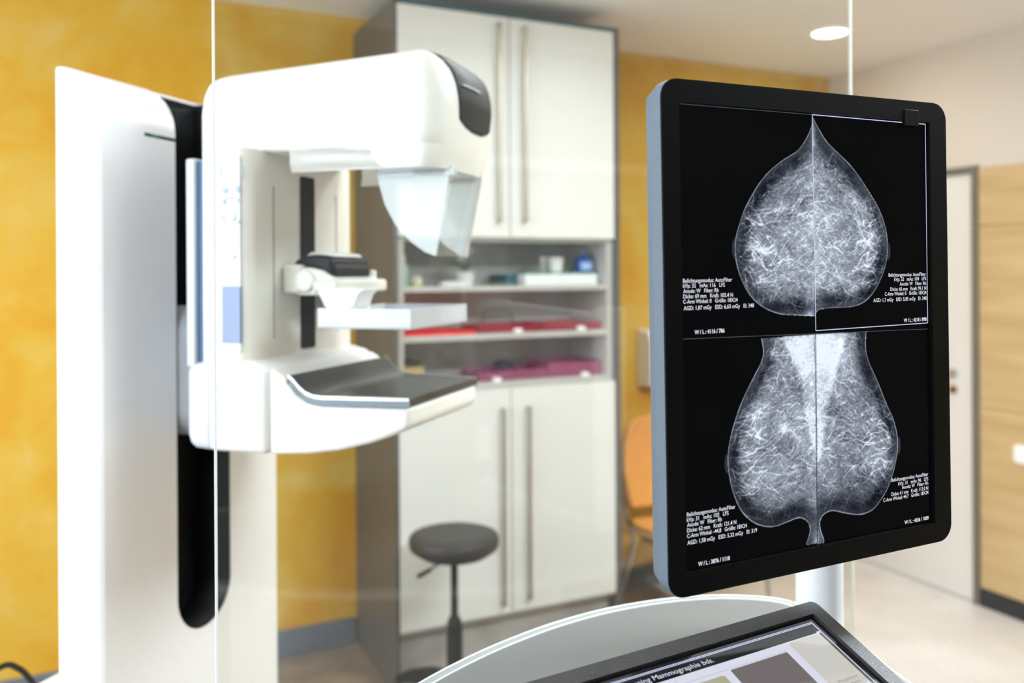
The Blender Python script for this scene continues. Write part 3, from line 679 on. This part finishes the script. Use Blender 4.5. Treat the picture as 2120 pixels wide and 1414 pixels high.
# ------------------------------------------------------------ diagnostic monitor
MX, MY, MZ = .66511, .65614, 1.5243; MW, MH = .3854, .49
mon = empty('medical_monitor', (MX, MY, MZ)); mon.rotation_euler = (R(.07), R(-.7775), R(-.373))
tag(mon, 'black upright monitor showing four x-ray breast images, above the console', 'monitor')
MM = Matrix.Translation((MX, MY, MZ)) @ (Matrix.Rotation(R(-.373), 4, 'Z') @ Matrix.Rotation(R(.07), 4, 'X') @ Matrix.Rotation(R(-.7775), 4, 'Y'))
mon.rotation_euler = MM.to_euler()
MI = np.array(MM.inverted())
SD = .0035     # depth of the screen behind the bezel front
def mpx(x, y, d=SD):
    o = MI @ np.array([0, 0, EYE, 1]); r_ = MI[:3, :3] @ ray(x, y); k = (d - o[1])/r_[1]; p = o[:3] + r_*k; return float(p[0]), float(p[2])
def mring(y, ins, r_=.019): return [(a, y, b) for a, b in rrect(MW-2*ins, MH-2*ins, max(.004, r_-ins), 8)]
MB().loft([mring(.0012, 0), mring(.0165, .0002), mring(.0175, .0012), mring(.034, .0065), mring(.036, .009), mring(.050, .05), mring(.066, .07)][::-1] + [], cap=False).build('housing', M['mon_side'], mon, angle=25)
(ax, az), (bx, bz), (cx_, cz_), (dx_, dz_) = mpx(1406,213.5,0), mpx(1926,252,0), mpx(1934,1082,0), mpx(1420.5,1188.5,0)
X0, X1, Z0, Z1 = (ax+dx_)/2, (bx+cx_)/2, (cz_+dz_)/2, (az+bz)/2
print('screen', X0, X1, Z0, Z1, (ax, dx_, bx, cx_, az, bz, cz_, dz_))
outer = rrect(MW-.0006, MH-.0006, .019, 8)
inner = []
for px_, pz_ in outer:
    u = px_/(MW/2); w_ = pz_/(MH/2); s_ = max(abs(u), abs(w_)); u, w_ = u/s_, w_/s_
    inner.append(((X0+X1)/2 + u*(X1-X0)/2, (Z0+Z1)/2 + w_*(Z1-Z0)/2))
n = len(outer)
for (u, w_) in ((1,1),(-1,1),(-1,-1),(1,-1)):   # make sure the corners are hit
    k = min(range(n), key=lambda i: (outer[i][0]-u*MW/2)**2 + (outer[i][1]-w_*MH/2)**2); inner[k] = ((X0+X1)/2+u*(X1-X0)/2, (Z0+Z1)/2+w_*(Z1-Z0)/2)
v = [(a, .0012, b) for a, b in outer] + [(a*.9985, -.0004, b*.9985) for a, b in outer] + [(a, -.0004, b) for a, b in inner] + [(a, SD+.001, b) for a, b in inner]; fcs = []
for k in range(3):
    for j in range(n): fcs.append([k*n+j, k*n+(j+1) % n, (k+1)*n+(j+1) % n, (k+1)*n+j])
MB().add(v, fcs).build('bezel', M['bezel'], mon, angle=30)
(ta_, tza), (tb2, tzb) = mpx(1873, 226, -.0008), mpx(1902, 262, -.0008)
MB().box(ta_, tb2, -.0012, .0032, tzb, tza).build('sensor', M['bezel'], mon, .0005)
lk = mpx(1952, 256, -.0005); MB().cyl((lk[0], -.0006, lk[1]), .0012, .0004, 'y', 16).build('sensor_hole', M['black'], mon)

# the picture on the screen: computed tissue texture stored on a fine grid
def screen_mat():
    m, nt, out = newmat('monitor_picture'); N, L = nt.nodes, nt.links
    at = N.new('ShaderNodeAttribute'); at.attribute_name = 'pic'; e = N.new('ShaderNodeEmission'); L.new(at.outputs['Color'], e.inputs[0]); e.inputs[1].default_value = 1.0
    g = N.new('ShaderNodeBsdfGlossy'); g.inputs['Roughness'].default_value = .25; g.inputs[0].default_value = (.012,.012,.013,1)
    a = N.new('ShaderNodeAddShader'); L.new(e.outputs[0], a.inputs[0]); L.new(g.outputs[0], a.inputs[1]); L.new(a.outputs[0], out.inputs[0]); return m
NX, NZ = 600, 790
gx = np.linspace(X0-.0005, X1+.0005, NX); gz = np.linspace(Z0-.0005, Z1+.0005, NZ)
GXX, GZZ = np.meshgrid(gx, gz)
hx_ = gx[1]-gx[0]; hz_ = gz[1]-gz[0]
rng = np.random.default_rng(11)
def nfield(lx, lz, ang=0.0):
    """smooth random field, correlation lengths lx/lz in metres along a direction"""
    w_ = rng.standard_normal((NZ, NX)); fx = np.fft.fftfreq(NX, hx_)[None, :]; fz = np.fft.fftfreq(NZ, hz_)[:, None]
    ca, sa_ = math.cos(ang), math.sin(ang); u = fx*ca + fz*sa_; v_ = -fx*sa_ + fz*ca
    k = np.exp(-2*(math.pi**2)*((u*lx)**2 + (v_*lz)**2)*.25)
    f = np.real(np.fft.ifft2(np.fft.fft2(w_)*k)); return f/f.std()
def warp(f, dx, dz):
    ii = np.clip(np.arange(NZ)[:, None] + np.round(dz/hz_).astype(int), 0, NZ-1); jj = np.clip(np.arange(NX)[None, :] + np.round(dx/hx_).astype(int), 0, NX-1)
    return f[ii, jj]
def ridge(f, w_=.18): return np.exp(-(np.abs(f)/w_)**1.2)
def sst(x, a, b): t = np.clip((x-a)/(b-a), 0, 1); return t*t*(3-2*t)
def inside(poly):
    m = np.zeros(GXX.shape, bool); n = len(poly)
    for i in range(n):
        (x0_, z0_), (x1_, z1_) = poly[i], poly[(i+1) % n]
        if z0_ == z1_: continue
        c = ((z0_ > GZZ) != (z1_ > GZZ)) & (GXX < (x1_-x0_)*(GZZ-z0_)/(z1_-z0_) + x0_); m ^= c
    return m
def dist(line):
    d = np.full(GXX.shape, 9.0)
    for (x0_, z0_), (x1_, z1_) in zip(line, line[1:]):
        ex, ez = x1_-x0_, z1_-z0_; l2 = ex*ex+ez*ez+1e-12; t = np.clip(((GXX-x0_)*ex + (GZZ-z0_)*ez)/l2, 0, 1)
        d = np.minimum(d, np.hypot(GXX-x0_-t*ex, GZZ-z0_-t*ez))
    return d
def blur(a, r_):
    fx = np.fft.fftfreq(NX, hx_)[None, :]; fz = np.fft.fftfreq(NZ, hz_)[:, None]
    return np.real(np.fft.ifft2(np.fft.fft2(a)*np.exp(-2*math.pi**2*r_*r_*(fx*fx+fz*fz))))
mx = mpx(1684, 460)[0]
UL = [(1682,240),(1681,250),(1678,267),(1664.5,293.6),(1649,313),(1619,332),(1588,358.5),(1565,389),(1542,431),(1531,461.6),(1523,492),(1521.5,522.7),(1527,557),(1538.5,587.6),(1557.6,618),(1584,639),(1615,650.6),(1649,653),(1687.5,655)]
UR = [(1682,240),(1686,248),(1697,269),(1712.5,293.6),(1735.5,316.5),(1762,343),(1785,374),(1804,404),(1819.5,431),(1831,461.6),(1836.6,488),(1838,519),(1833,553),(1823,580),(1808,607),(1789,626),(1766,635),(1731.6,638),(1701,640),(1691,646),(1687.5,655)]
LL = [(1575.6,700),(1580,728),(1575.6,749),(1560.7,779),(1543.7,813),(1531,842.5),(1516,889),(1507.5,931.6),(1507,965.6),(1512,999.6),(1520.4,1029),(1535,1059),(1556.5,1080),(1577.7,1089.5),(1603,1091),(1628.6,1082),(1654,1072.6),(1671,1080),(1676.6,1097),(1673,1114),(1670,1128),(1692,1125)]
LR = [(1793.6,686),(1793,723.7),(1801,753),(1818,791.6),(1835,834),(1850,868),(1858,902),(1858.6,931.6),(1852,970),(1839.5,1008),(1822.5,1037.8),(1805.5,1057),(1780,1066),(1750,1063),(1725,1058),(1708,1064),(1698.6,1078),(1699.4,1097),(1706.6,1122),(1692,1127)]
def loc2(L_): 
    q = [mpx(*p) for p in L_]; return [(a, b) for a, b in spline(q, 5)]
pic = np.zeros((NZ, NX, 3)); pic[:] = (.018, .021, .024)
val = np.zeros((NZ, NX)); msk = np.zeros((NZ, NX))
def midline(y): return 1682.5 + (y-240)*(1692-1682.5)/(1128-240)
specs = [(UL, -1, 'top', (1515,515)), (UR, 1, 'top', (1842,520)), (LL, -1, 'bot', (1500,955)), (LR, 1, 'bot', (1866,920))]
for si, (L_, sgn, kind, nip) in enumerate(specs):
    line = loc2(L_)
    if kind == 'top': poly = line + []
    else: poly = line + [mpx(midline(692), 692)]
    ins = inside(poly); 
    skin = line if kind == 'top' else line[:-4]
    d = dist(skin); npos = mpx(*nip)
    mline = [mpx(midline(y), y) for y in (240, 1128)]; dm = dist(mline)
    dn = np.hypot(GXX-npos[0], GZZ-npos[1])
    # direction of the strands: fanning out from the nipple
    wx, wz = nfield(.03,.03)*.006, nfield(.03,.03)*.006
    sk = sgn
    fa = warp(nfield(.022, .0055, R(-18*sk)), wx, wz); fb = warp(nfield(.016, .0040, R(28*sk)), wx*.7, wz*.8)
    fc = warp(nfield(.009, .0030, R(-40*sk)), wx*.5, wz*.5); fd = nfield(.006, .0018, R(60*sk)); fe = nfield(.0022, .0010, R(-20*sk)); big = nfield(.028, .02); mid_ = nfield(.009, .007)
    base = .32 + .22*sst(d, .008, .026) + .045*big + .035*mid_
    base += .16*np.exp(-(dm/.016))*(1 if kind == 'top' else .6)
    base -= .15*np.exp(-((d-.008)/.006)**2)
    fib = .24*ridge(fa, .10) + .20*ridge(fb, .09) + .15*ridge(fc, .11) + .14*ridge(fd, .14) + .05*fe
    fib *= (.45 + .55*sst(d, .004, .022)) * (.75 + .35*np.clip(blur(np.abs(mid_), .002), 0, 1.6))
    # gland strands near the nipple
    gl_ = np.exp(-((dn-.036)/.020)**2); fib += gl_*(.28*ridge(fb, .16) + .22*ridge(fa, .14))
    # individual threads
    st_ = np.zeros((NZ, NX))
    for k in range(170):
        r0_ = rng.uniform(.010, .125); a0 = rng.uniform(-1.25, 1.25); x = npos[0] - sgn*r0_*math.cos(a0); z = npos[1] + r0_*math.sin(a0)
        an = math.atan2(math.sin(a0), -sgn*math.cos(a0)) + rng.normal(0, .45); ln = rng.uniform(.006, .03); am = rng.uniform(.35, 1.0)**1.5; cu = rng.normal(0, 30); m_ = int(ln/.00025)
        an_ = an + np.cumsum(np.full(m_, cu*.00025) + rng.normal(0, .06, m_)); xs = x + np.cumsum(np.cos(an_))*.00025; zs = z + np.cumsum(np.sin(an_))*.00025
        j = np.round((xs-gx[0])/hx_).astype(int); i = np.round((zs-gz[0])/hz_).astype(int); ok = (i >= 0)&(i < NZ)&(j >= 0)&(j < NX)
        np.maximum.at(st_, (i[ok], j[ok]), (am*np.sin(np.linspace(0, math.pi, m_))**.5)[ok])
    fib += .5*blur(st_, .00032)
    v_ = base + fib
    if kind == 'bot':
        pc = [(1618,698),(1633,732),(1650,764),(1660,800),(1668,850),(1676,898),(1686,930),(1692,957)] if sgn < 0 else [(1754,688),(1746,720),(1737.6,745),(1729,775),(1720.6,808.6),(1710,860),(1703.7,914.7),(1693,957)]
        pl = [mpx(*p) for p in pc]; pm = inside(pl + [mpx(midline(690), 690)]).astype(float); pm = blur(pm, .0018)
        v_ += pm*(.36 + .06*big - .0*fib); v_ = np.where(pm > .5, v_*.93, v_)
        low = sst(GZZ, mpx(1690, 1060)[1], mpx(1690, 960)[1]); v_ *= (.62 + .38*low)
    else:
        tpz = sst(-GZZ, -mpx(1690, 262)[1], -mpx(1690, 420)[1]); v_ *= (.62 + .38*tpz); v_ += .5*np.exp(-dist([mpx(1682,240), mpx(1684,300)])/.0022)
    v_ *= .55 + .45*sst(d, .0, .007)
    glow = np.exp(-(d/.0010)**2)*(.88 + .12*nfield(.01,.01)); v_ = np.maximum(v_, glow) + .12*np.exp(-d/.0025)
    cp_ = mpx(1676, 650) if kind == 'top' else mpx(1690, 1118); v_ = v_ + (.55 if sgn < 0 or kind == 'bot' else .25)*np.exp(-np.hypot(GXX-cp_[0], (GZZ-cp_[1])*(1.8 if kind == 'top' else .45))/.006)
    v_ = np.clip(v_, .05, 1.05)
    e_ = blur(ins.astype(float), .0004)
    val = val*(1-e_) + v_*e_; msk = np.maximum(msk, e_)
    # faint nipple shadow outside the skin line
    nx_, nz_ = mpx(*{0:(1521,514),1:(1839,520),2:(1506,960),3:(1860,922)}[si]); el = ((GXX-nx_)/.0035)**2 + ((GZZ-nz_)/.010)**2
    pic += ((1-sst(el, .7, 1.2))*(1-e_))[..., None]*np.array((.20,.22,.26))*.8
c = np.clip(val, 0, 1.0)[..., None]
tis = c*np.array((.90,.94,1.0)) + (1-c)*np.array((0,.012,.05))*.8
pic = pic*(1-msk[..., None]) + tis*msk[..., None]
# small node spots in the muscle
for (x, y, r_, a_) in ((1680,795,.0016,.35),(1740,708,.0022,.45)):
    q = mpx(x, y); g_ = np.exp(-(((GXX-q[0])/r_)**2 + ((GZZ-q[1])/(r_*1.6))**2))*a_; pic += (g_*msk)[..., None]
pic = np.clip(pic, 0, 1.05)
lin = np.where(pic <= .04045, pic/12.92, ((pic+.055)/1.055)**2.4)
vv = np.empty((NZ*NX, 3)); vv[:, 0] = GXX.ravel(); vv[:, 1] = SD; vv[:, 2] = GZZ.ravel()
ii = (np.arange(NZ-1)[:, None]*NX + np.arange(NX-1)[None, :]).ravel()
quads = np.stack([ii, ii+1, ii+NX+1, ii+NX], 1)
me = bpy.data.meshes.new('screen'); me.vertices.add(NZ*NX); me.vertices.foreach_set('co', vv.ravel()); me.loops.add(quads.size); me.loops.foreach_set('vertex_index', quads.ravel().astype(np.int32))
me.polygons.add(len(quads)); me.polygons.foreach_set('loop_start', np.arange(0, quads.size, 4, dtype=np.int32)); me.update(calc_edges=True)
ca = me.color_attributes.new('pic', 'FLOAT_COLOR', 'POINT'); buf = np.ones((NZ*NX, 4), np.float32); buf[:, :3] = lin.reshape(-1, 3); ca.data.foreach_set('color', buf.ravel())
me.materials.append(screen_mat()); scr = bpy.data.objects.new('screen', me); COL.objects.link(scr); scr.parent = mon
# lines and lettering drawn by the screen
M['scr_text'] = emit('screen_lettering', (232,234,246), 1); M['scr_line'] = emit('screen_line', (205,212,240), 1); M['scr_dim'] = emit('screen_dim_line', (92,98,112), 1); M['scr_dark'] = emit('screen_dark_line', (60,66,90), 1)
mb = MB()
def sline(mb, p, q, w_, y=SD-.0004, f=mpx):
    a, b = Vector(f(*p)), Vector(f(*q)); d = (b-a).normalized(); n_ = Vector((-d.y, d.x))*w_/2
    return mb.add([(a.x+n_.x, y, a.y+n_.y), (b.x+n_.x, y, b.y+n_.y), (b.x-n_.x, y, b.y-n_.y), (a.x-n_.x, y, a.y-n_.y)], [[0,1,2,3]])
for p, q in (((1681,237.5),(1872,254)),((1893,255.5),(1915,257.3)),((1915,257.3),(1920,668.5)),((1920,668.5),(1688.5,684.5)),((1681,237.5),(1688.5,684.5))): sline(mb, p, q, .00085)
mb.build('selection_frame', M['scr_line'], scr, smooth=False)
for p, q in (((1414,702),(1920,681)),((1408,215),(1681,237.5))): sline(MB(), p, q, .0004).build('divider_line', M['scr_dim'], scr, smooth=False)
mb = MB(); sline(mb, (1688.5,690),(1692,1128), .0006, SD-.00045); mb.build('centre_line', M['scr_dark'], scr, smooth=False)
def text_mesh(txt, bold=0.0):
    cu = bpy.data.curves.new('t', 'FONT'); cu.body = txt; cu.size = 1; cu.offset = bold; cu.resolution_u = 3
    o = bpy.data.objects.new('t', cu); COL.objects.link(o); bpy.context.view_layer.update()
    m = bpy.data.meshes.new_from_object(o.evaluated_get(bpy.context.evaluated_depsgraph_get())); bpy.data.objects.remove(o)
    V = np.array([v.co[:] for v in m.vertices]); Fc = [list(p.vertices) for p in m.polygons]; bpy.data.meshes.remove(m); return V, Fc
def block(lines, cap_h):
    if len(lines) > 1: block(lines[-1:], cap_h); lines = lines[:-1]
    mb = MB()
    for txt, xl, xr, yb, bold in lines:
        V, Fc = text_mesh(txt, bold); a = mpx(xl, yb); b = mpx(xr, yb); w0 = V[:, 0].min(); ww = V[:, 0].max()-w0; kx = (b[0]-a[0])/ww; kz = cap_h/.70
        mb.add([(a[0]+(p[0]-w0)*kx, SD-.0005, a[1]+p[1]*kz) for p in V], Fc)
    mb.build('screen_text', M['scr_text'], scr, smooth=False)
CH = .0039
block([('Belichtungsmodus: AutoFilter',1413.5,1515,585.5,.006),('kVp: 32   mAs: 116   LFS',1413.5,1500,596,.006),('Anode: W   Filter: Rh',1414,1487,607,.006),('Dicke: 69 mm   Kraft: 105.4 N',1414,1517,618,.006),('C-Arm Winkel: 0   Größe: 18X24',1414,1526.5,629,.006),('AGD: 1,87 mGy   ESD: 6,63 mGy   EI: 348',1415,1560.5,642.5,.006),('W / L : 4116 / 786',1437.5,1499.5,692,.02)], CH)
block([('Belichtungsmodus: AutoFilter',1839,1916,573,.006),('kVp: 32   mAs: 104   LFS',1850.5,1916.5,582,.006),('Anode: W   Filter: Rh',1862,1916.5,591.5,.006),('Dicke: 66 mm   Kraft: 99.1 N',1842.5,1917,602.5,.006),('C-Arm Winkel: 0   Größe: 18X24',1831,1917,612.5,.006),('AGD: 1,7 mGy   ESD: 5,85 mGy   EI: 348',1807.5,1917.5,625.5,.006),('W / L : 4210 / 898',1870.5,1917.5,667,.02)], CH)
block([('Belichtungsmodus: AutoFilter',1421.5,1522,1069.5,.006),('kVp: 31   mAs: 102   LFS',1421.5,1508,1080.5,.006),('Anode: W   Filter: Rh',1422,1494,1091,.006),('Dicke: 62 mm   Kraft: 121.4 N',1422,1524,1102.5,.006),('C-Arm Winkel: -44,8   Größe: 18X24',1422,1546,1114,.006),('AGD: 1,58 mGy   ESD: 5,32 mGy   EI: 319',1422.5,1567,1128,.006),('W / L : 3876 / 1118',1445,1510.5,1172,.02)], CH)
block([('Belichtungsmodus: AutoFilter',1845,1921,997.5,.006),('kVp: 31   mAs: 96   LFS',1859,1921,1005,.006),('Anode: W   Filter: Rh',1866.5,1921,1012.5,.006),('Dicke: 61 mm   Kraft: 113.0 N',1844.5,1921,1027,.006),('C-Arm Winkel: 44,7   Größe: 18X24',1828,1921.5,1039.5,.006),('W / L : 4336 / 1009',1872,1922,1085,.02)], CH)

# ------------------------------------------------------------ sloping touch panel
TRc = at_z(1684.9, 1240.7, 1.22); TU = np.array([0.99685292, 0.0792733, 0]); tv = np.array([.00904529, -.11374353, -.04630736]); TV = tv/np.linalg.norm(tv); TN = np.cross(TU, -TV)
PW, PH = .39, .272
cen = TRc - TU*PW/2 + TV*PH/2
tpn = empty('touch_panel'); mtx = Matrix(((TU[0], -TV[0], TN[0], cen[0]), (TU[1], -TV[1], TN[1], cen[1]), (TU[2], -TV[2], TN[2], cen[2]), (0,0,0,1)))
tpn.location = mtx.to_translation(); tpn.rotation_euler = mtx.to_euler(); tag(tpn, 'dark grey sloping touch screen lying on the console below the upright monitor', 'touch screen')
def tl(a, b): return (a + PW/2, PH/2 - b)
def tbox(mb, a0, a1, b0, b1, z0, z1):
    x0, y1 = tl(a0, b0); x1, y0 = tl(a1, b1); return mb.box(x0, x1, y0, y1, z0, z1)
ro = rrect(PW, PH, .008, 6); ix0, iy1 = tl(-PW+.0185, .0168); ix1, iy0 = tl(-.0185, PH-.0168)
ri = [(max(ix0, min(ix1, x*1.02)), max(iy0, min(iy1, y*1.02))) for x, y in ro]
n = len(ro); v = [(*p, -.018) for p in ro] + [(*p, -.002) for p in ro] + [(x*.992, y*.990, 0) for x, y in ro] + [(*p, -.0006) for p in ri] + [(*p, -.0045) for p in ri]; fcs = []
for k in range(4):
    for j in range(n): fcs.append([k*n+j, k*n+(j+1) % n, (k+1)*n+(j+1) % n, (k+1)*n+j])
fcs.append(list(range(n))[::-1])
MB().add(v, fcs).build('frame', M['touch_bezel'], tpn, angle=30)
def scr_em(name, rgb, gloss=1.0, k=1.0):
    m, nt, out = newmat(name); N, L = nt.nodes, nt.links
    e = N.new('ShaderNodeEmission'); e.inputs[0].default_value = (*s2l(rgb), 1); e.inputs[1].default_value = k
    g = N.new('ShaderNodeBsdfGlossy'); g.inputs['Roughness'].default_value = .06; fr = N.new('ShaderNodeFresnel'); ge = N.new('ShaderNodeNewGeometry'); mr = N.new('ShaderNodeMapRange'); mr.inputs[3].default_value = 1.5; mr.inputs[4].default_value = 1/1.5; L.new(ge.outputs['Backfacing'], mr.inputs[0]); L.new(mr.outputs[0], fr.inputs[0])
    bk = N.new('ShaderNodeBsdfDiffuse'); bk.inputs[0].default_value = (.004,.004,.005,1)
    a = N.new('ShaderNodeAddShader'); L.new(e.outputs[0], a.inputs[0]); L.new(bk.outputs[0], a.inputs[1])
    mx_ = N.new('ShaderNodeMixShader'); L.new(fr.outputs[0], mx_.inputs[0]); L.new(a.outputs[0], mx_.inputs[1]); L.new(g.outputs[0], mx_.inputs[2]); L.new(mx_.outputs[0], out.inputs[0]); return m
gray_btn = scr_em('touch_grey_button', (112,104,104)); green_btn = scr_em('touch_green_button', (170,169,142)); pale = scr_em('touch_pale_field', (214,216,230)); btn2 = scr_em('touch_light_button', (200,198,192))
tscr = tbox(MB(), -PW+.018, -.018, .0165, PH-.0165, -.006, -.0045).build('display', scr_em('touch_black', (5,6,9)), tpn, smooth=False)
z_ = -.0044
tbox(MB(), -.362, -.0295, .0375, .245, z_, z_+.0001).build('menu_area', pale, tscr, smooth=False)
mb = MB()
for b0, b1 in ((.0232,.0241),(.0247,.0256)): tbox(mb, -.362, -.0270, b0, b1, z_+.0001, z_+.0002)
tbox(mb, -.0288, -.0270, .0256, .245, z_+.0001, z_+.0002); tbox(mb, -.362, -.0270, .2444, .246, z_+.0001, z_+.0002); tbox(mb, -.0345, -.0288, .0360, .0375, z_+.0001, z_+.0002)
mb.build('frame_line', scr_em('touch_white_line', (196,202,232)), tscr, smooth=False)
mb = MB(); tbox(mb, -.300, -.09, .0462, .0466, z_+.0001, z_+.0002); mb.build('rule_line', scr_em('touch_grey_line', (170,172,190)), tscr, smooth=False)
tbox(MB(), -.0325, -.0295, .0385, .245, z_+.0001, z_+.0002).build('side_stripe', scr_em('touch_olive', (104,98,62)), tscr, smooth=False)
def rbtn(a0, a1, b0, b1, mat, r_=.003):
    x0, y1 = tl(a0, b0); x1, y0 = tl(a1, b1); MB().prism(rrect(x1-x0, y1-y0, r_, 5, (x0+x1)/2, (y0+y1)/2), 'z', z_+.0002, z_+.0003).build('screen_button', mat, tscr, smooth=False)
rbtn(-.1685, -.0905, .0480, .108, gray_btn, .0015); rbtn(-.262, -.1790, .0510, .108, green_btn); rbtn(-.350, -.270, .0510, .108, btn2)
rbtn(-.0795, -.0335, .0390, .106, btn2, .004)
for a0, a1 in ((-.350,-.270),(-.262,-.179),(-.1685,-.0905),(-.0795,-.0335)):
    for b0 in (.114, .158, .202): rbtn(a0, a1, b0, b0+.038, btn2 if a0 > -.1 or a0 < -.3 else gray_btn)
mb = MB(); x0, y1 = tl(-.262, .0385); mb.box(x0, x0+.03, y1-.0068, y1-.0065, z_+.0002, z_+.0003).box(x0+.0297, x0+.03, y1-.0068, y1, z_+.0002, z_+.0003).build('tab_outline', scr_em('touch_tab', (150,152,176)), tscr, smooth=False)
def ttext(txt, aR, aM, prefix, b, cap_h, mat, name='screen_text'):
    V, Fc = text_mesh(txt); w_all = V[:, 0].max(); kx = (aR-aM)/(w_all - (text_mesh(prefix+'|')[0][:, 0].min() if prefix else 0)) if not prefix else None
    if prefix:
        wp_ = text_mesh(prefix + 'M')[0][:, 0].max() - text_mesh('M')[0][:, 0].max(); kx = (aR-aM)/(w_all-wp_)
    x1, y = tl(aR, b); MB().add([(x1-(w_all-p[0])*kx, y+p[1]*cap_h/.70, z_+.0005) for p in V], Fc).build(name, mat, tscr, smooth=False)
def tpl(x, y): 
    q = onplane(x, y, TN, TN @ (TRc - TN*.0045)) - TRc; return float(q @ TU), float(q @ TV)
eR, eM = tpl(1475, 1366), tpl(1348, 1403)
ttext('Screening Mammographie bds.', eR[0], eM[0], 'Screening ', .0343, .0054, scr_em('touch_text', (226,230,246), k=1.0))
dk = scr_em('touch_dark_text', (150,144,138))
ttext('Projektion', -.040, -.068, '', .0975, .0036, dk); ttext('ändern', -.042, -.064, '', .1035, .0036, dk)
# wedge foot under the panel
mb = MB(); zr = []
q0 = TRc - TU*.30 + TV*.03 - TN*.018; q1 = TRc - TU*.09 + TV*.03 - TN*.018; q2 = TRc - TU*.09 + TV*.15 - TN*.018; q3 = TRc - TU*.30 + TV*.15 - TN*.018
inv = mtx.inverted(); top = [q0, q1, q2, q3]; pts8 = [tuple(inv @ Vector((p[0], p[1], TZ))) for p in top] + [tuple(inv @ Vector(tuple(p))) for p in top]
mb.add(pts8, [[0,3,2,1],[4,5,6,7],[0,1,5,4],[1,2,6,5],[2,3,7,6],[3,0,4,7]]).build('wedge_foot', M['metal_black'], tpn)

# ------------------------------------------------------------ light, sky, camera
def area(name, loc, rot, sx, sy, pw, col):
    l = bpy.data.lights.new(name, 'AREA'); l.shape = 'RECTANGLE'; l.size = sx; l.size_y = sy; l.energy = pw; l.color = col
    o = bpy.data.objects.new(name, l); COL.objects.link(o); o.location = loc; o.rotation_euler = rot; return o
area('window_daylight', (LX-.35, (wy0+wy1)/2, (wz0+wz1)/2+.1), (0, R(-90), 0), 1.7, 3.7, 125, (.86,.94,1.0))
LC = (.83, .925, 1.0)
for X, Y, dn, upw in ((2.0, .62, 62, 68), (-.9, .1, 9, 56)):  # fill light of the added pendants, downwards and up onto the ceiling
    area('added_fill_down', (X, Y, CZ-.25), (0, 0, 0), 1.2, .27, dn, LC)
    area('added_fill_up', (X, Y, CZ-.19), (R(180), 0, 0), 1.2, .27, upw, LC)
fill_lamp = empty('added_ceiling_fill', (1.75, 2.1, CZ), label='added unseen flat white fill light fixed to the ceiling in front of the storage cabinet', cat='light')  # unseen lamp added to brighten the cabinet and the back of the room
B('housing', M['white'], fill_lamp, -.62, .62, -.17, .17, -.05, 0, .004); B('diffuser', M['lamp'], fill_lamp, -.6, .6, -.15, .15, -.055, -.0505)
area('downlight_light', (L0[0], L0[1], CZ-.015), (0, 0, 0), .14, .14, 4, (1,.98,.94))
area('ceiling_fill_light', (1.75, 2.1, CZ-.06), (0, 0, 0), 1.2, .3, 12, LC)  # fill light below the added ceiling lamp
w = bpy.data.worlds.new('sky'); SC.world = w; w.use_nodes = True
bg = w.node_tree.nodes['Background']; bg.inputs[0].default_value = (.80,.90,1.0,1); bg.inputs[1].default_value = 1.6
cam = bpy.data.cameras.new('camera'); co = bpy.data.objects.new('camera', cam); COL.objects.link(co); SC.camera = co
cam.sensor_width = 36; cam.lens = 36*F/2120; cam.shift_y = -(707-PY)/2120; cam.shift_x = 0; cam.clip_start = .05
co.matrix_world = Matrix.Translation((0, 0, EYE)) @ Matrix.Rotation(-YAW, 4, 'Z') @ Matrix.Rotation(R(90), 4, 'X') @ Matrix.Rotation(-ROLL, 4, 'Z')
cam.dof.use_dof = True; cam.dof.focus_distance = .92; cam.dof.aperture_fstop = 3.2
SC.view_settings.view_transform = 'Standard'; SC.view_settings.look = 'None'; SC.view_settings.exposure = .12; SC.view_settings.gamma = 1; SC.view_settings.use_curve_mapping = False
SC.cycles.use_denoising = True; SC.cycles.max_bounces = 10; SC.cycles.diffuse_bounces = 5; SC.cycles.transparent_max_bounces = 24; SC.cycles.sample_clamp_indirect = 4
